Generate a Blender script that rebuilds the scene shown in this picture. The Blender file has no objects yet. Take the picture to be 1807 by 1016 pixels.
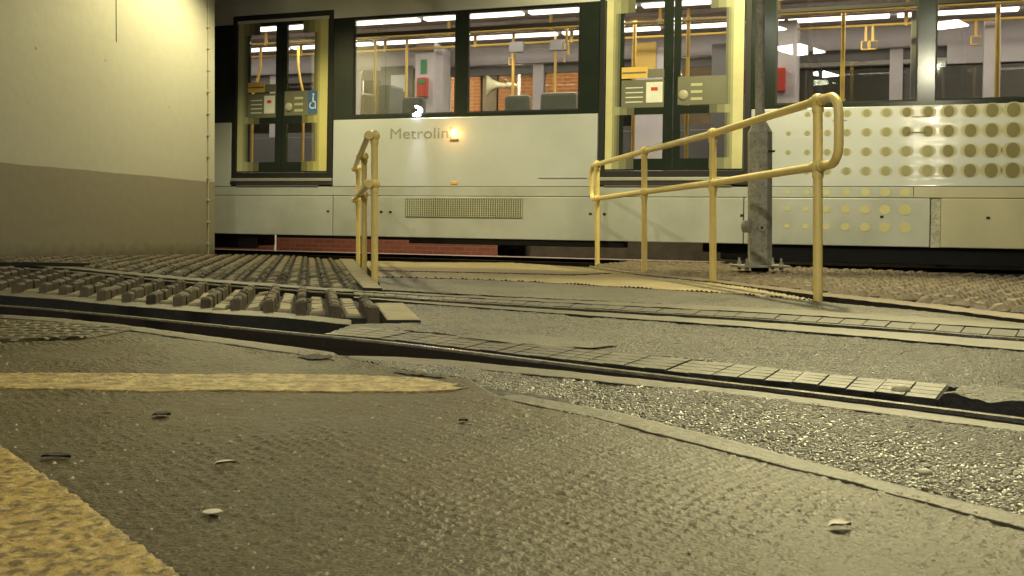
import bpy, bmesh, math, random
import numpy as np
from mathutils import Vector, Matrix
random.seed(4)
S = bpy.context.scene
COL = S.collection
PI = math.pi
# ------------------------------------------------------------------ camera
F, HC, HOR, CX = 1800.0, 0.352, 412.0, 903.5
cd = bpy.data.cameras.new('camera'); cam = bpy.data.objects.new('camera', cd); COL.objects.link(cam)
cam.location = (0, 0, HC); cam.rotation_euler = (PI/2, 0, 0)
cd.sensor_width = 36; cd.lens = 36*F/1807; cd.shift_y = -(508-HOR)/1807
cd.clip_start = 0.02; cd.clip_end = 600
S.camera = cam
# ------------------------------------------------------------------ world (night: sun well below the horizon, faint town glow)
wd = bpy.data.worlds.new('World'); S.world = wd; wd.use_nodes = True
nt = wd.node_tree; bg = nt.nodes['Background']
bg.inputs['Color'].default_value = (0.62, 0.52, 0.30, 1); bg.inputs['Strength'].default_value = 0.028
S.view_settings.view_transform = 'Standard'; S.view_settings.look = 'None'
S.view_settings.exposure = 0.26; S.view_settings.gamma = 1
S.render.engine = 'CYCLES'
S.cycles.sample_clamp_indirect = 0; S.cycles.sample_clamp_direct = 0; S.cycles.use_light_tree = True; S.cycles.use_denoising = True

LAMPC = (1.0, 0.90, 0.47)
# ------------------------------------------------------------------ helpers
def smooth(t): t = np.clip(t, 0, 1); return t*t*(3-2*t)
def gz(x, y):
    return 0.042*np.maximum(0, -np.asarray(x, float)-1.2)*smooth((np.asarray(y, float)-5)/4)
def at(px, py, dz=0.0):
    z = dz
    for _ in range(12):
        Y = (HC-z)*F/(py-HOR); X = (px-CX)*Y/F
        z = 0.5*z+0.5*(float(gz(X, Y))+dz)
    return (X, Y)
def P(*pts): return [at(*p) for p in pts]

_rng = np.random.RandomState(7); _T = _rng.rand(256, 256)
def vn(x, y):
    xi = np.floor(x).astype(int); yi = np.floor(y).astype(int)
    fx = x-xi; fy = y-yi; fx = fx*fx*(3-2*fx); fy = fy*fy*(3-2*fy)
    a = _T[xi & 255, yi & 255]; b = _T[(xi+1) & 255, yi & 255]; c = _T[xi & 255, (yi+1) & 255]; d = _T[(xi+1) & 255, (yi+1) & 255]
    return (a*(1-fx)+b*fx)*(1-fy)+(c*(1-fx)+d*fx)*fy-0.5
def fbm(x, y, s, o=3):
    r = 0; a = 1
    for i in range(o):
        r = r+a*vn(x*s+17.3*i, y*s+5.1*i); s *= 2.1; a *= 0.55
    return r

def stones(x, y, size, sd=0, ids=False):
    X = x/size; Y = y/size; xi = np.floor(X).astype(int); yi = np.floor(Y).astype(int); out = np.zeros(x.shape); idv = np.zeros(x.shape)
    for dx in (-1, 0, 1):
        for dy in (-1, 0, 1):
            a = (xi+dx+sd) & 255; b = (yi+dy+3*sd) & 255
            px = xi+dx+_T[a, b]; py = yi+dy+_T[b, a]; R_ = .45+.45*_T[(a+31) & 255, b]; hh = .3+.7*_T[a, (b+57) & 255]
            d2 = ((X-px)**2+(Y-py)**2)/R_**2
            q = hh*np.sqrt(np.maximum(0, 1-d2)); k = q > out; out[k] = q[k]; idv[k] = np.broadcast_to(_T[(a+91) & 255, (b+13) & 255], x.shape)[k]
    if ids: return np.clip((out-.18)*4, 0, 1)*(.12+.88*idv**1.6)
    return out
def link(o, parent=None):
    COL.objects.link(o)
    if parent: o.parent = parent
    return o
def tag(o, label=None, cat=None, group=None, kind=None):
    if label: o['label'] = label
    if cat: o['category'] = cat
    if group: o['group'] = group
    if kind: o['kind'] = kind
    return o
def empty(name, loc=(0, 0, 0)):
    o = bpy.data.objects.new(name, None); o.location = loc; o.empty_display_size = .2; return link(o)
def mesh(name, V, Fc, m, parent=None, smooth_=False):
    me = bpy.data.meshes.new(name); me.from_pydata([tuple(map(float, v)) for v in V], [], Fc); me.update()
    if smooth_: me.polygons.foreach_set('use_smooth', [True]*len(me.polygons))
    me.materials.append(m); return link(bpy.data.objects.new(name, me), parent)
class MB:
    def __init__(s): s.V = []; s.F = []; s.sm = []
    def add(s, V, Fc, sm=False):
        n = len(s.V); s.V += [tuple(map(float, v)) for v in V]; s.F += [tuple(i+n for i in f) for f in Fc]; s.sm += [sm]*len(Fc)
    def box(s, a, b, bev=0.0):
        x0, y0, z0 = [min(a[i], b[i]) for i in range(3)]; x1, y1, z1 = [max(a[i], b[i]) for i in range(3)]
        if bev <= 0:
            s.add([(x0, y0, z0), (x1, y0, z0), (x1, y1, z0), (x0, y1, z0), (x0, y0, z1), (x1, y0, z1), (x1, y1, z1), (x0, y1, z1)],
                  [(0, 3, 2, 1), (4, 5, 6, 7), (0, 1, 5, 4), (1, 2, 6, 5), (2, 3, 7, 6), (3, 0, 4, 7)])
            return
        bm = bmesh.new(); bmesh.ops.create_cube(bm, size=1)
        for v in bm.verts:
            v.co = Vector(((x0+x1)/2+v.co.x*(x1-x0), (y0+y1)/2+v.co.y*(y1-y0), (z0+z1)/2+v.co.z*(z1-z0)))
        bev = min(bev, (x1-x0)*.45, (y1-y0)*.45, (z1-z0)*.45)
        bmesh.ops.bevel(bm, geom=bm.edges[:], offset=bev, segments=2, affect='EDGES', profile=.5)
        bm.verts.index_update(); s.add([v.co for v in bm.verts], [tuple(v.index for v in f.verts) for f in bm.faces]); bm.free()
    def tube(s, pts, r, n=12, cap=True, rf=None):
        pts = [Vector(p) for p in pts]; V = []; Fc = []
        up = None
        for i, p in enumerate(pts):
            d = (pts[min(i+1, len(pts)-1)]-pts[max(i-1, 0)]).normalized()
            if up is None:
                up = Vector((0, 0, 1)) if abs(d.z) < .9 else Vector((1, 0, 0))
            a = d.cross(up).normalized(); b = a.cross(d).normalized(); up = b
            rr = rf[i] if rf else r
            for k in range(n):
                t = 2*PI*k/n; V.append(p+a*math.cos(t)*rr+b*math.sin(t)*rr)
        for i in range(len(pts)-1):
            for k in range(n):
                k2 = (k+1) % n; Fc.append((i*n+k, i*n+k2, (i+1)*n+k2, (i+1)*n+k))
        s.add(V, Fc, True)
        if cap: s.add(V[:n], [tuple(range(n))]); s.add(V[-n:], [tuple(range(n-1, -1, -1))])
    def ball(s, c, r, sz=1.0, n=14, m=9):
        V = []; Fc = []
        for i in range(m+1):
            th = PI*i/m
            for k in range(n):
                V.append((c[0]+r*math.sin(th)*math.cos(2*PI*k/n), c[1]+r*math.sin(th)*math.sin(2*PI*k/n), c[2]+r*sz*math.cos(th)))
        for i in range(m):
            for k in range(n):
                Fc.append((i*n+k, (i+1)*n+k, (i+1)*n+(k+1) % n, i*n+(k+1) % n))
        s.add(V, Fc, True)
    def disc(s, c, ru, rv, n=24, w=0.0):   # in the u-v plane of the tram
        s.add([(c[0]+ru*math.cos(2*PI*k/n), w, c[1]+rv*math.sin(2*PI*k/n)) for k in range(n)], [tuple(range(n))])
    def build(s, name, m, parent=None, xf=None):
        V = s.V if xf is None else [xf(v) for v in s.V]
        o = mesh(name, V, s.F, m, parent); o.data.polygons.foreach_set('use_smooth', s.sm); return o

# ------------------------------------------------------------------ materials
def N(t, k, **kw):
    n = t.nodes.new(k)
    for a, b in kw.items(): setattr(n, a, b)
    return n
def newmat(name):
    m = bpy.data.materials.new(name); m.use_nodes = True; return m, m.node_tree, m.node_tree.nodes['Principled BSDF']
def mat(name, c, rough=.6, metal=0, c2=None, sc=4, bump=0, bsc=60, mix=(.35, .65), spec=.5, rv=0, fine=None, fsc=150, fam=.5, coat=0, vor=0, vsc=80, fleck=None, flsc=60, flam=.7):
    m, t, b = newmat(name)
    tc = N(t, 'ShaderNodeTexCoord'); L = t.links.new
    b.inputs['Roughness'].default_value = rough; b.inputs['Metallic'].default_value = metal
    b.inputs['Specular IOR Level'].default_value = spec; b.inputs['Coat Weight'].default_value = coat; b.inputs['Coat Roughness'].default_value = .08
    colsock = None
    if c2 is None: c2 = tuple(x*.86 for x in c)
    n1 = N(t, 'ShaderNodeTexNoise'); n1.inputs['Scale'].default_value = sc; n1.inputs['Detail'].default_value = 7; n1.inputs['Roughness'].default_value = .6
    L(tc.outputs['Object'], n1.inputs['Vector'])
    mr = N(t, 'ShaderNodeMapRange'); mr.inputs['From Min'].default_value = mix[0]; mr.inputs['From Max'].default_value = mix[1]
    L(n1.outputs['Fac'], mr.inputs['Value'])
    mx = N(t, 'ShaderNodeMix', data_type='RGBA'); mx.inputs['A'].default_value = (*c, 1); mx.inputs['B'].default_value = (*c2, 1)
    L(mr.outputs['Result'], mx.inputs['Factor']); colsock = mx.outputs['Result']
    if fine:
        nf = N(t, 'ShaderNodeTexNoise'); nf.inputs['Scale'].default_value = fsc; nf.inputs['Detail'].default_value = 4
        L(tc.outputs['Object'], nf.inputs['Vector'])
        r2 = N(t, 'ShaderNodeMapRange'); r2.inputs['From Min'].default_value = .5; r2.inputs['From Max'].default_value = .68; r2.inputs['To Max'].default_value = fam
        L(nf.outputs['Fac'], r2.inputs['Value'])
        m2 = N(t, 'ShaderNodeMix', data_type='RGBA'); L(r2.outputs['Result'], m2.inputs['Factor']); L(colsock, m2.inputs['A']); m2.inputs['B'].default_value = (*fine, 1)
        colsock = m2.outputs['Result']
    if fleck:
        vf = N(t, 'ShaderNodeTexVoronoi'); vf.inputs['Scale'].default_value = flsc; L(tc.outputs['Object'], vf.inputs['Vector'])
        w1 = N(t, 'ShaderNodeTexWhiteNoise', noise_dimensions='3D'); L(vf.outputs['Position'], w1.inputs['Vector'])
        g1 = N(t, 'ShaderNodeMath', operation='GREATER_THAN'); g1.inputs[1].default_value = .68; L(w1.outputs['Value'], g1.inputs[0])
        g2 = N(t, 'ShaderNodeMapRange'); g2.inputs['From Min'].default_value = .25; g2.inputs['From Max'].default_value = .45; g2.inputs['To Min'].default_value = flam; g2.inputs['To Max'].default_value = 0; L(vf.outputs['Distance'], g2.inputs['Value'])
        g3 = N(t, 'ShaderNodeMath', operation='MULTIPLY'); L(g1.outputs[0], g3.inputs[0]); L(g2.outputs['Result'], g3.inputs[1])
        m3 = N(t, 'ShaderNodeMix', data_type='RGBA'); L(g3.outputs[0], m3.inputs['Factor']); L(colsock, m3.inputs['A']); m3.inputs['B'].default_value = (*fleck, 1); colsock = m3.outputs['Result']
    L(colsock, b.inputs['Base Color'])
    if rv:
        mr2 = N(t, 'ShaderNodeMapRange'); mr2.inputs['To Min'].default_value = rough-rv; mr2.inputs['To Max'].default_value = rough+rv
        mr2.inputs['From Min'].default_value = .3; mr2.inputs['From Max'].default_value = .7
        L(n1.outputs['Fac'], mr2.inputs['Value']); L(mr2.outputs['Result'], b.inputs['Roughness'])
    if bump:
        nb = N(t, 'ShaderNodeTexNoise'); nb.inputs['Scale'].default_value = bsc; nb.inputs['Detail'].default_value = 5; nb.inputs['Roughness'].default_value = .65
        L(tc.outputs['Object'], nb.inputs['Vector']); hs = nb.outputs['Fac']
        if vor:
            vv = N(t, 'ShaderNodeTexVoronoi'); vv.inputs['Scale'].default_value = vsc; L(tc.outputs['Object'], vv.inputs['Vector'])
            ma = N(t, 'ShaderNodeMath', operation='MULTIPLY_ADD'); ma.inputs[1].default_value = -vor; L(vv.outputs['Distance'], ma.inputs[0]); L(hs, ma.inputs[2]); hs = ma.outputs[0]
        bp = N(t, 'ShaderNodeBump'); bp.inputs['Strength'].default_value = 1; bp.inputs['Distance'].default_value = bump
        L(hs, bp.inputs['Height']); L(bp.outputs['Normal'], b.inputs['Normal'])
    return m
def aggmat(name, binder, stone, binder2, rough=.4, bump=.004, bsc=150, pool=.5, spec=.4):
    m = mat(name, binder, rough, 0, c2=binder2, sc=2.2, bump=bump, bsc=bsc, spec=spec, rv=.08, mix=(.38, .62)); t = m.node_tree; b = t.nodes['Principled BSDF']; L = t.links.new
    src = b.inputs['Base Color'].links[0].from_socket; a = N(t, 'ShaderNodeAttribute'); a.attribute_name = 'aggregate'
    x = N(t, 'ShaderNodeMix', data_type='RGBA'); L(a.outputs['Fac'], x.inputs['Factor']); L(src, x.inputs['A']); x.inputs['B'].default_value = (*stone, 1); L(x.outputs['Result'], b.inputs['Base Color']); return m
def emis(name, c, s):
    m, t, b = newmat(name); b.inputs['Base Color'].default_value = (*c, 1)
    b.inputs['Emission Color'].default_value = (*c, 1); b.inputs['Emission Strength'].default_value = s; return m
def glassmat(name, tint, refl=.05):
    m = bpy.data.materials.new(name); m.use_nodes = True; t = m.node_tree; t.nodes.clear(); L = t.links.new
    o = N(t, 'ShaderNodeOutputMaterial'); tr = N(t, 'ShaderNodeBsdfTransparent'); tr.inputs[0].default_value = (*tint, 1)
    g = N(t, 'ShaderNodeBsdfGlossy'); g.inputs['Roughness'].default_value = .012; g.inputs[0].default_value = (1, 1, 1, 1)
    fr = N(t, 'ShaderNodeFresnel'); fr.inputs['IOR'].default_value = 1.52
    ad = N(t, 'ShaderNodeMath', operation='ADD'); ad.inputs[1].default_value = refl; L(fr.outputs[0], ad.inputs[0])
    mx = N(t, 'ShaderNodeMixShader'); L(ad.outputs[0], mx.inputs[0]); L(tr.outputs[0], mx.inputs[1]); L(g.outputs[0], mx.inputs[2]); L(mx.outputs[0], o.inputs[0]); return m

M = {}
M['paving'] = mat('paving_screed', (.020, .0150, .0055), .50, c2=(.062, .047, .0185), sc=1.2, bump=.0018, bsc=140, fine=(.13, .098, .045), fsc=150, fam=.45, vor=.6, vsc=170, fleck=(.15, .115, .055), flsc=80, flam=.5, spec=.32, rv=.1, mix=(.3, .7))
M['asphalt'] = mat('asphalt', (.017, .015, .009), .36, c2=(.070, .060, .036), sc=1.6, bump=.006, bsc=150, fine=(.17, .15, .095), fsc=190, fam=.8, vor=1.2, vsc=170, fleck=(.26, .23, .15), flsc=120, flam=.8, spec=.6)
M['asphalt_lane'] = mat('asphalt_crossing', (.045, .040, .025), .42, c2=(.095, .084, .054), sc=2.4, bump=.010, bsc=80, fine=(.13, .115, .075), fsc=100, fam=.6, vor=.6, vsc=100, fleck=(.19, .17, .11), flsc=90, flam=.6, spec=.5)
M['concrete'] = mat('worn_concrete', (.105, .092, .056), .5, c2=(.06, .052, .032), sc=5, bump=.004, bsc=70, fine=(.13, .115, .08), fsc=60, fam=.4)
M['yline2'] = mat('thick_yellow_edge_paint', (.26, .175, .04), .45, c2=(.085, .056, .016), sc=55, bump=.004, bsc=130, fine=(.42, .31, .10), fsc=75, fam=.6, mix=(.46, .58), rv=.12)
M['crack'] = mat('dark_broken_hollow', (.012, .010, .007), .7, c2=(.035, .03, .02), sc=30, bump=.006, bsc=90)
M['blockfar'] = mat('worn_paving_block', (.17, .135, .075), .65, c2=(.11, .088, .05), sc=8, bump=.003, bsc=90)
M['slabpale'] = mat('pale_platform_apron', (.42, .36, .30), .7, c2=(.33, .28, .23), sc=5)
M['panel'] = mat('track_infill_panel', (.10, .09, .056), .36, c2=(.062, .055, .034), sc=7, bump=.003, bsc=90, fine=(.08, .07, .045), fsc=50, fam=.5)
M['dark'] = mat('ballast_with_shade', (.012, .011, .009), .85, c2=(.02, .018, .014), sc=20, bump=.01, bsc=40)  # ballast and joints; near-black so the shade of trench and trackbed is in the colour
M['ground'] = mat('dark_ground', (.03, .027, .02), .8, c2=(.05, .045, .035), sc=3, bump=.004, bsc=60)
M['rail'] = mat('polished_rail_steel', (.75, .72, .62), .2, 1, c2=(.42, .38, .31), sc=30, bump=.0004, bsc=200)
M['rust'] = mat('rusty_rail_side', (.012, .009, .006), .7, .1, c2=(.02, .014, .009), sc=25, bump=.001)
M['yline'] = mat('worn_yellow_line_paint', (.36, .265, .085), .4, c2=(.17, .12, .04), sc=24, bump=.004, bsc=120, fine=(.08, .058, .024), fsc=75, fam=.8, rv=.15, mix=(.42, .58), vor=.6, vsc=50)
M['slab'] = mat('buff_kerb_slab', (.24, .20, .115), .6, c2=(.16, .135, .08), sc=6, bump=.0015, bsc=80)
M['tact'] = mat('buff_tactile_paving', (.33, .27, .145), .5, c2=(.24, .195, .105), sc=4, bump=.003, bsc=120)
M['tactred'] = mat('red_tactile_strip', (.19, .14, .085), .55, c2=(.15, .11, .066), sc=5, bump=.0015, bsc=120)
M['blockhi'] = mat('raised_paving_block', (.085, .065, .036), .7, c2=(.05, .038, .022), sc=9, bump=.003, bsc=90, fine=(.10, .085, .055), fsc=90, fam=.4)
M['block'] = mat('paving_block', (.24, .195, .11), .62, c2=(.15, .128, .08), sc=9, bump=.002, bsc=90, fine=(.24, .21, .15), fsc=90, fam=.4)
M['cobble'] = mat('brown_cobble', (.17, .13, .083), .65, c2=(.10, .078, .05), sc=8, bump=.003, bsc=70, fine=(.30, .23, .15), fsc=60, fam=.4)
M['railpaint'] = mat('cream_yellow_gloss_paint', (.84, .67, .25), .36, c2=(.76, .60, .21), sc=9, bump=.0006, bsc=60, coat=.25)
M['galv'] = mat('galvanised_steel', (.50, .49, .42), .6, .1, c2=(.34, .33, .28), sc=14, bump=.001, bsc=80, fine=(.1, .085, .06), fsc=40, fam=.4)
M['body'] = mat('silver_body_paint', (.53, .55, .56), .3, .1, c2=(.46, .48, .48), sc=1.2, coat=.3)
_t = M['body'].node_tree; _b = _t.nodes['Principled BSDF']; _tc = N(_t, 'ShaderNodeTexCoord'); _mp = N(_t, 'ShaderNodeMapping'); _mp.inputs['Scale'].default_value = (1.2, 1, 55)
_n = N(_t, 'ShaderNodeTexNoise'); _n.inputs['Scale'].default_value = 1; _n.inputs['Detail'].default_value = 2; _bp = N(_t, 'ShaderNodeBump'); _bp.inputs['Distance'].default_value = .0022
_t.links.new(_tc.outputs['Object'], _mp.inputs[0]); _t.links.new(_mp.outputs[0], _n.inputs['Vector']); _t.links.new(_n.outputs['Fac'], _bp.inputs['Height']); _t.links.new(_bp.outputs[0], _b.inputs['Coat Normal']); _b.inputs['Coat Weight'].default_value = .7; _b.inputs['Coat Roughness'].default_value = .06
M['bodyup'] = mat('silver_roof_paint', (.60, .60, .55), .4, .1, c2=(.54, .54, .49), sc=1.5)
M['skirt'] = mat('dusty_grey_skirt', (.44, .455, .43), .45, .1, c2=(.34, .35, .32), sc=1.6, mix=(.4, .7))
M['skirty'] = mat('yellow_grey_skirt', (.47, .445, .33), .45, .05, c2=(.41, .39, .29), sc=2)
M['black'] = mat('dark_window_band', (.016, .022, .018), .13, c2=(.022, .029, .023), sc=2, spec=.35)
M['rubber'] = mat('black_rubber', (.012, .012, .011), .6)
M['alu'] = mat('door_sill_aluminium', (.55, .55, .48), .4, .6)
M['under'] = mat('under_frame_black', (.012, .012, .010), .7, c2=(.02, .02, .017), sc=6, bump=.002)
M['glass'] = glassmat('window_glass', (.80, .82, .78), .075)
M['farglass'] = glassmat('far_window_glass', (.85, .86, .84), .0)
M['strip'] = emis('ceiling_light_tube', (1, .90, .86), 4.5)
M['ceil'] = mat('ceiling_panel', (.50, .43, .40), .6)
M['inw'] = mat('interior_white_panel', (.62, .57, .56), .55)
M['ing'] = mat('interior_grey_trim', (.16, .15, .14), .5)
M['floorin'] = mat('interior_floor', (.10, .10, .105), .6)
M['pole'] = mat('yellow_grab_pole', (.80, .52, .10), .35)
M['seat'] = mat('blue_grey_seat_moquette', (.10, .11, .13), .85, c2=(.14, .15, .16), sc=30)
M['seatback'] = mat('grey_green_seat_shell', (.45, .46, .34), .5)
M['red'] = mat('red_plastic', (.55, .06, .04), .4)
M['green'] = mat('green_sign', (.05, .28, .10), .5)
M['paper'] = mat('white_notice', (.72, .74, .66), .6)
M['yel'] = mat('door_edge_yellow_film', (.58, .53, .20), .4, c2=(.54, .49, .18), sc=2)
M['paleyel'] = mat('door_edge_pale_film', (.46, .46, .25), .4, c2=(.43, .43, .24), sc=2)
M['bright'] = mat('door_edge_bright_film', (.60, .57, .31), .4)
for k_, f_ in (('a', .72), ('b', .46), ('c', .24)):
    M['pale'+k_] = mat('halftone_pale_film', tuple(.018+(c-.018)*f_ for c in (.46, .46, .25)), .4)
    M['deep'+k_] = mat('halftone_yellow_film', tuple(.018+(c-.018)*f_ for c in (.58, .53, .20)), .4)
M['blue'] = mat('blue_sticker', (.04, .13, .34), .5)
M['greysign'] = mat('grey_sticker_panel', (.16, .16, .11), .5)
M['amberst'] = mat('amber_sticker', (.72, .48, .10), .5)
M['grille'] = mat('vent_mesh', (.10, .09, .06), .6, c2=(.16, .14, .09), sc=40)
M['dot'] = mat('olive_livery_dot', (.20, .18, .085), .45)
M['dotpale'] = mat('pale_livery_dot', (.31, .295, .165), .45)
M['doty'] = mat('yellow_livery_dot', (.56, .52, .27), .45)
M['halo'] = mat('livery_dot_edge', (.44, .41, .25), .45)
M['halo2'] = mat('livery_dot_fringe', (.48, .47, .36), .45)
M['letter'] = mat('grey_lettering', (.27, .265, .23), .5)
M['amber'] = emis('amber_lamp_lens', (1, .50, .06), 9)
M['ambercore'] = emis('amber_lamp_bulb', (1, .78, .35), 26)
M['reflector'] = mat('amber_reflector', (.75, .42, .08), .3)
M['horn'] = mat('cream_horn', (.40, .38, .27), .45)
M['lampw'] = emis('lamp_lens_white', (1, .97, .80), 26)
M['markglow'] = emis('glow_mark_cool', (.80, .86, 1), 40)  # glow of the added mark below the left window, not a lamp lens
M['box'] = mat('grey_cabinet', (.22, .21, .18), .6)
M['leaf'] = mat('dry_leaf', (.24, .19, .10), .6)
M['stone'] = mat('pale_stone', (.42, .38, .27), .6, bump=.002)
M['darkbits'] = mat('dark_litter', (.03, .025, .018), .7)
M['outgrey'] = mat('outdoor_grey_wall', (.10, .09, .08), .8)
# wall: cream above, darker buff band below, patchy
def wallmat():
    m, t, b = newmat('painted_render_wall'); L = t.links.new
    tc = N(t, 'ShaderNodeTexCoord'); sp = N(t, 'ShaderNodeSeparateXYZ'); L(tc.outputs['Object'], sp.inputs[0])
    n = N(t, 'ShaderNodeTexNoise'); n.inputs['Scale'].default_value = 1.1; n.inputs['Detail'].default_value = 3; L(tc.outputs['Object'], n.inputs[0])
    nf = N(t, 'ShaderNodeTexNoise'); nf.inputs['Scale'].default_value = 9; nf.inputs['Detail'].default_value = 8; L(tc.outputs['Object'], nf.inputs[0])
    wob = N(t, 'ShaderNodeMath', operation='MULTIPLY_ADD'); wob.inputs[1].default_value = .03; L(n.outputs['Fac'], wob.inputs[0]); L(sp.outputs['Z'], wob.inputs[2])
    gt = N(t, 'ShaderNodeMapRange'); gt.inputs['From Min'].default_value = .998+.0-.004; gt.inputs['From Max'].default_value = 1.002; L(wob.outputs[0], gt.inputs['Value'])
    def mixc(f, a, b_):
        x = N(t, 'ShaderNodeMix', data_type='RGBA')
        L(f, x.inputs['Factor'])
        for s_, v in (('A', a), ('B', b_)):
            if isinstance(v, tuple): x.inputs[s_].default_value = (*v, 1)
            else: L(v, x.inputs[s_])
        return x.outputs['Result']
    up = mixc(nf.outputs['Fac'], (.53, .515, .43), (.46, .445, .365)); dn = mixc(nf.outputs['Fac'], (.30, .27, .20), (.25, .225, .165))
    c = mixc(gt.outputs['Result'], dn, up)
    v = N(t, 'ShaderNodeTexVoronoi'); v.inputs['Scale'].default_value = 2.2; L(tc.outputs['Object'], v.inputs['Vector'])
    sm = N(t, 'ShaderNodeMapRange'); sm.inputs['From Min'].default_value = .028; sm.inputs['From Max'].default_value = .04; sm.inputs['To Min'].default_value = 1; sm.inputs['To Max'].default_value = 0; L(v.outputs['Distance'], sm.inputs['Value'])
    sn = N(t, 'ShaderNodeMath', operation='MULTIPLY'); sn.inputs[1].default_value = .55; L(sm.outputs['Result'], sn.inputs[0])
    c = mixc(sn.outputs[0], c, (.10, .08, .05))
    # grime line at the foot of the wall
    gr = N(t, 'ShaderNodeMapRange'); gr.inputs['From Min'].default_value = .10; gr.inputs['From Max'].default_value = .26; gr.inputs['To Min'].default_value = .75; gr.inputs['To Max'].default_value = 0
    w2 = N(t, 'ShaderNodeMath', operation='MULTIPLY_ADD'); w2.inputs[1].default_value = -.18; L(nf.outputs['Fac'], w2.inputs[0]); L(sp.outputs['Z'], w2.inputs[2])
    ad = N(t, 'ShaderNodeMath', operation='ADD'); ad.inputs[1].default_value = .09; L(w2.outputs[0], ad.inputs[0]); L(ad.outputs[0], gr.inputs['Value'])
    c = mixc(gr.outputs['Result'], c, (.10, .08, .045))
    L(c, b.inputs['Base Color']); b.inputs['Roughness'].default_value = .5
    bp = N(t, 'ShaderNodeBump'); bp.inputs['Distance'].default_value = .003; L(nf.outputs['Fac'], bp.inputs['Height']); L(bp.outputs[0], b.inputs['Normal'])
    return m
M['wall'] = wallmat()
def brickmat(name, c1, c2, mortar, sc=1.0, bw=.225, rh=.075, ms=.010):
    m, t, b = newmat(name); L = t.links.new; tc = N(t, 'ShaderNodeTexCoord')
    mp = N(t, 'ShaderNodeMapping'); mp.inputs['Rotation'].default_value = (PI/2, 0, 0); L(tc.outputs['Object'], mp.inputs[0])
    br = N(t, 'ShaderNodeTexBrick'); br.inputs['Scale'].default_value = sc; br.inputs['Brick Width'].default_value = bw; br.inputs['Row Height'].default_value = rh; br.inputs['Mortar Size'].default_value = ms
    br.inputs['Color1'].default_value = (*c1, 1); br.inputs['Color2'].default_value = (*c2, 1); br.inputs['Mortar'].default_value = (*mortar, 1)
    sp = N(t, 'ShaderNodeSeparateXYZ'); cb = N(t, 'ShaderNodeCombineXYZ'); L(tc.outputs['Object'], sp.inputs[0]); L(sp.outputs['X'], cb.inputs['X']); L(sp.outputs['Z'], cb.inputs['Y'])
    L(cb.outputs[0], br.inputs['Vector']); L(br.outputs['Color'], b.inputs['Base Color']); b.inputs['Roughness'].default_value = .8
    bp = N(t, 'ShaderNodeBump'); bp.inputs['Distance'].default_value = .005; bp.invert = True; L(br.outputs['Fac'], bp.inputs['Height']); L(bp.outputs[0], b.inputs['Normal'])
    return m
M['brick'] = brickmat('orange_brick', (.40, .17, .085), (.32, .13, .065), (.55, .38, .22))
M['redbrick'] = brickmat('red_panel_brick', (.30, .105, .055), (.24, .08, .045), (.30, .16, .10), ms=.008)

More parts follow.
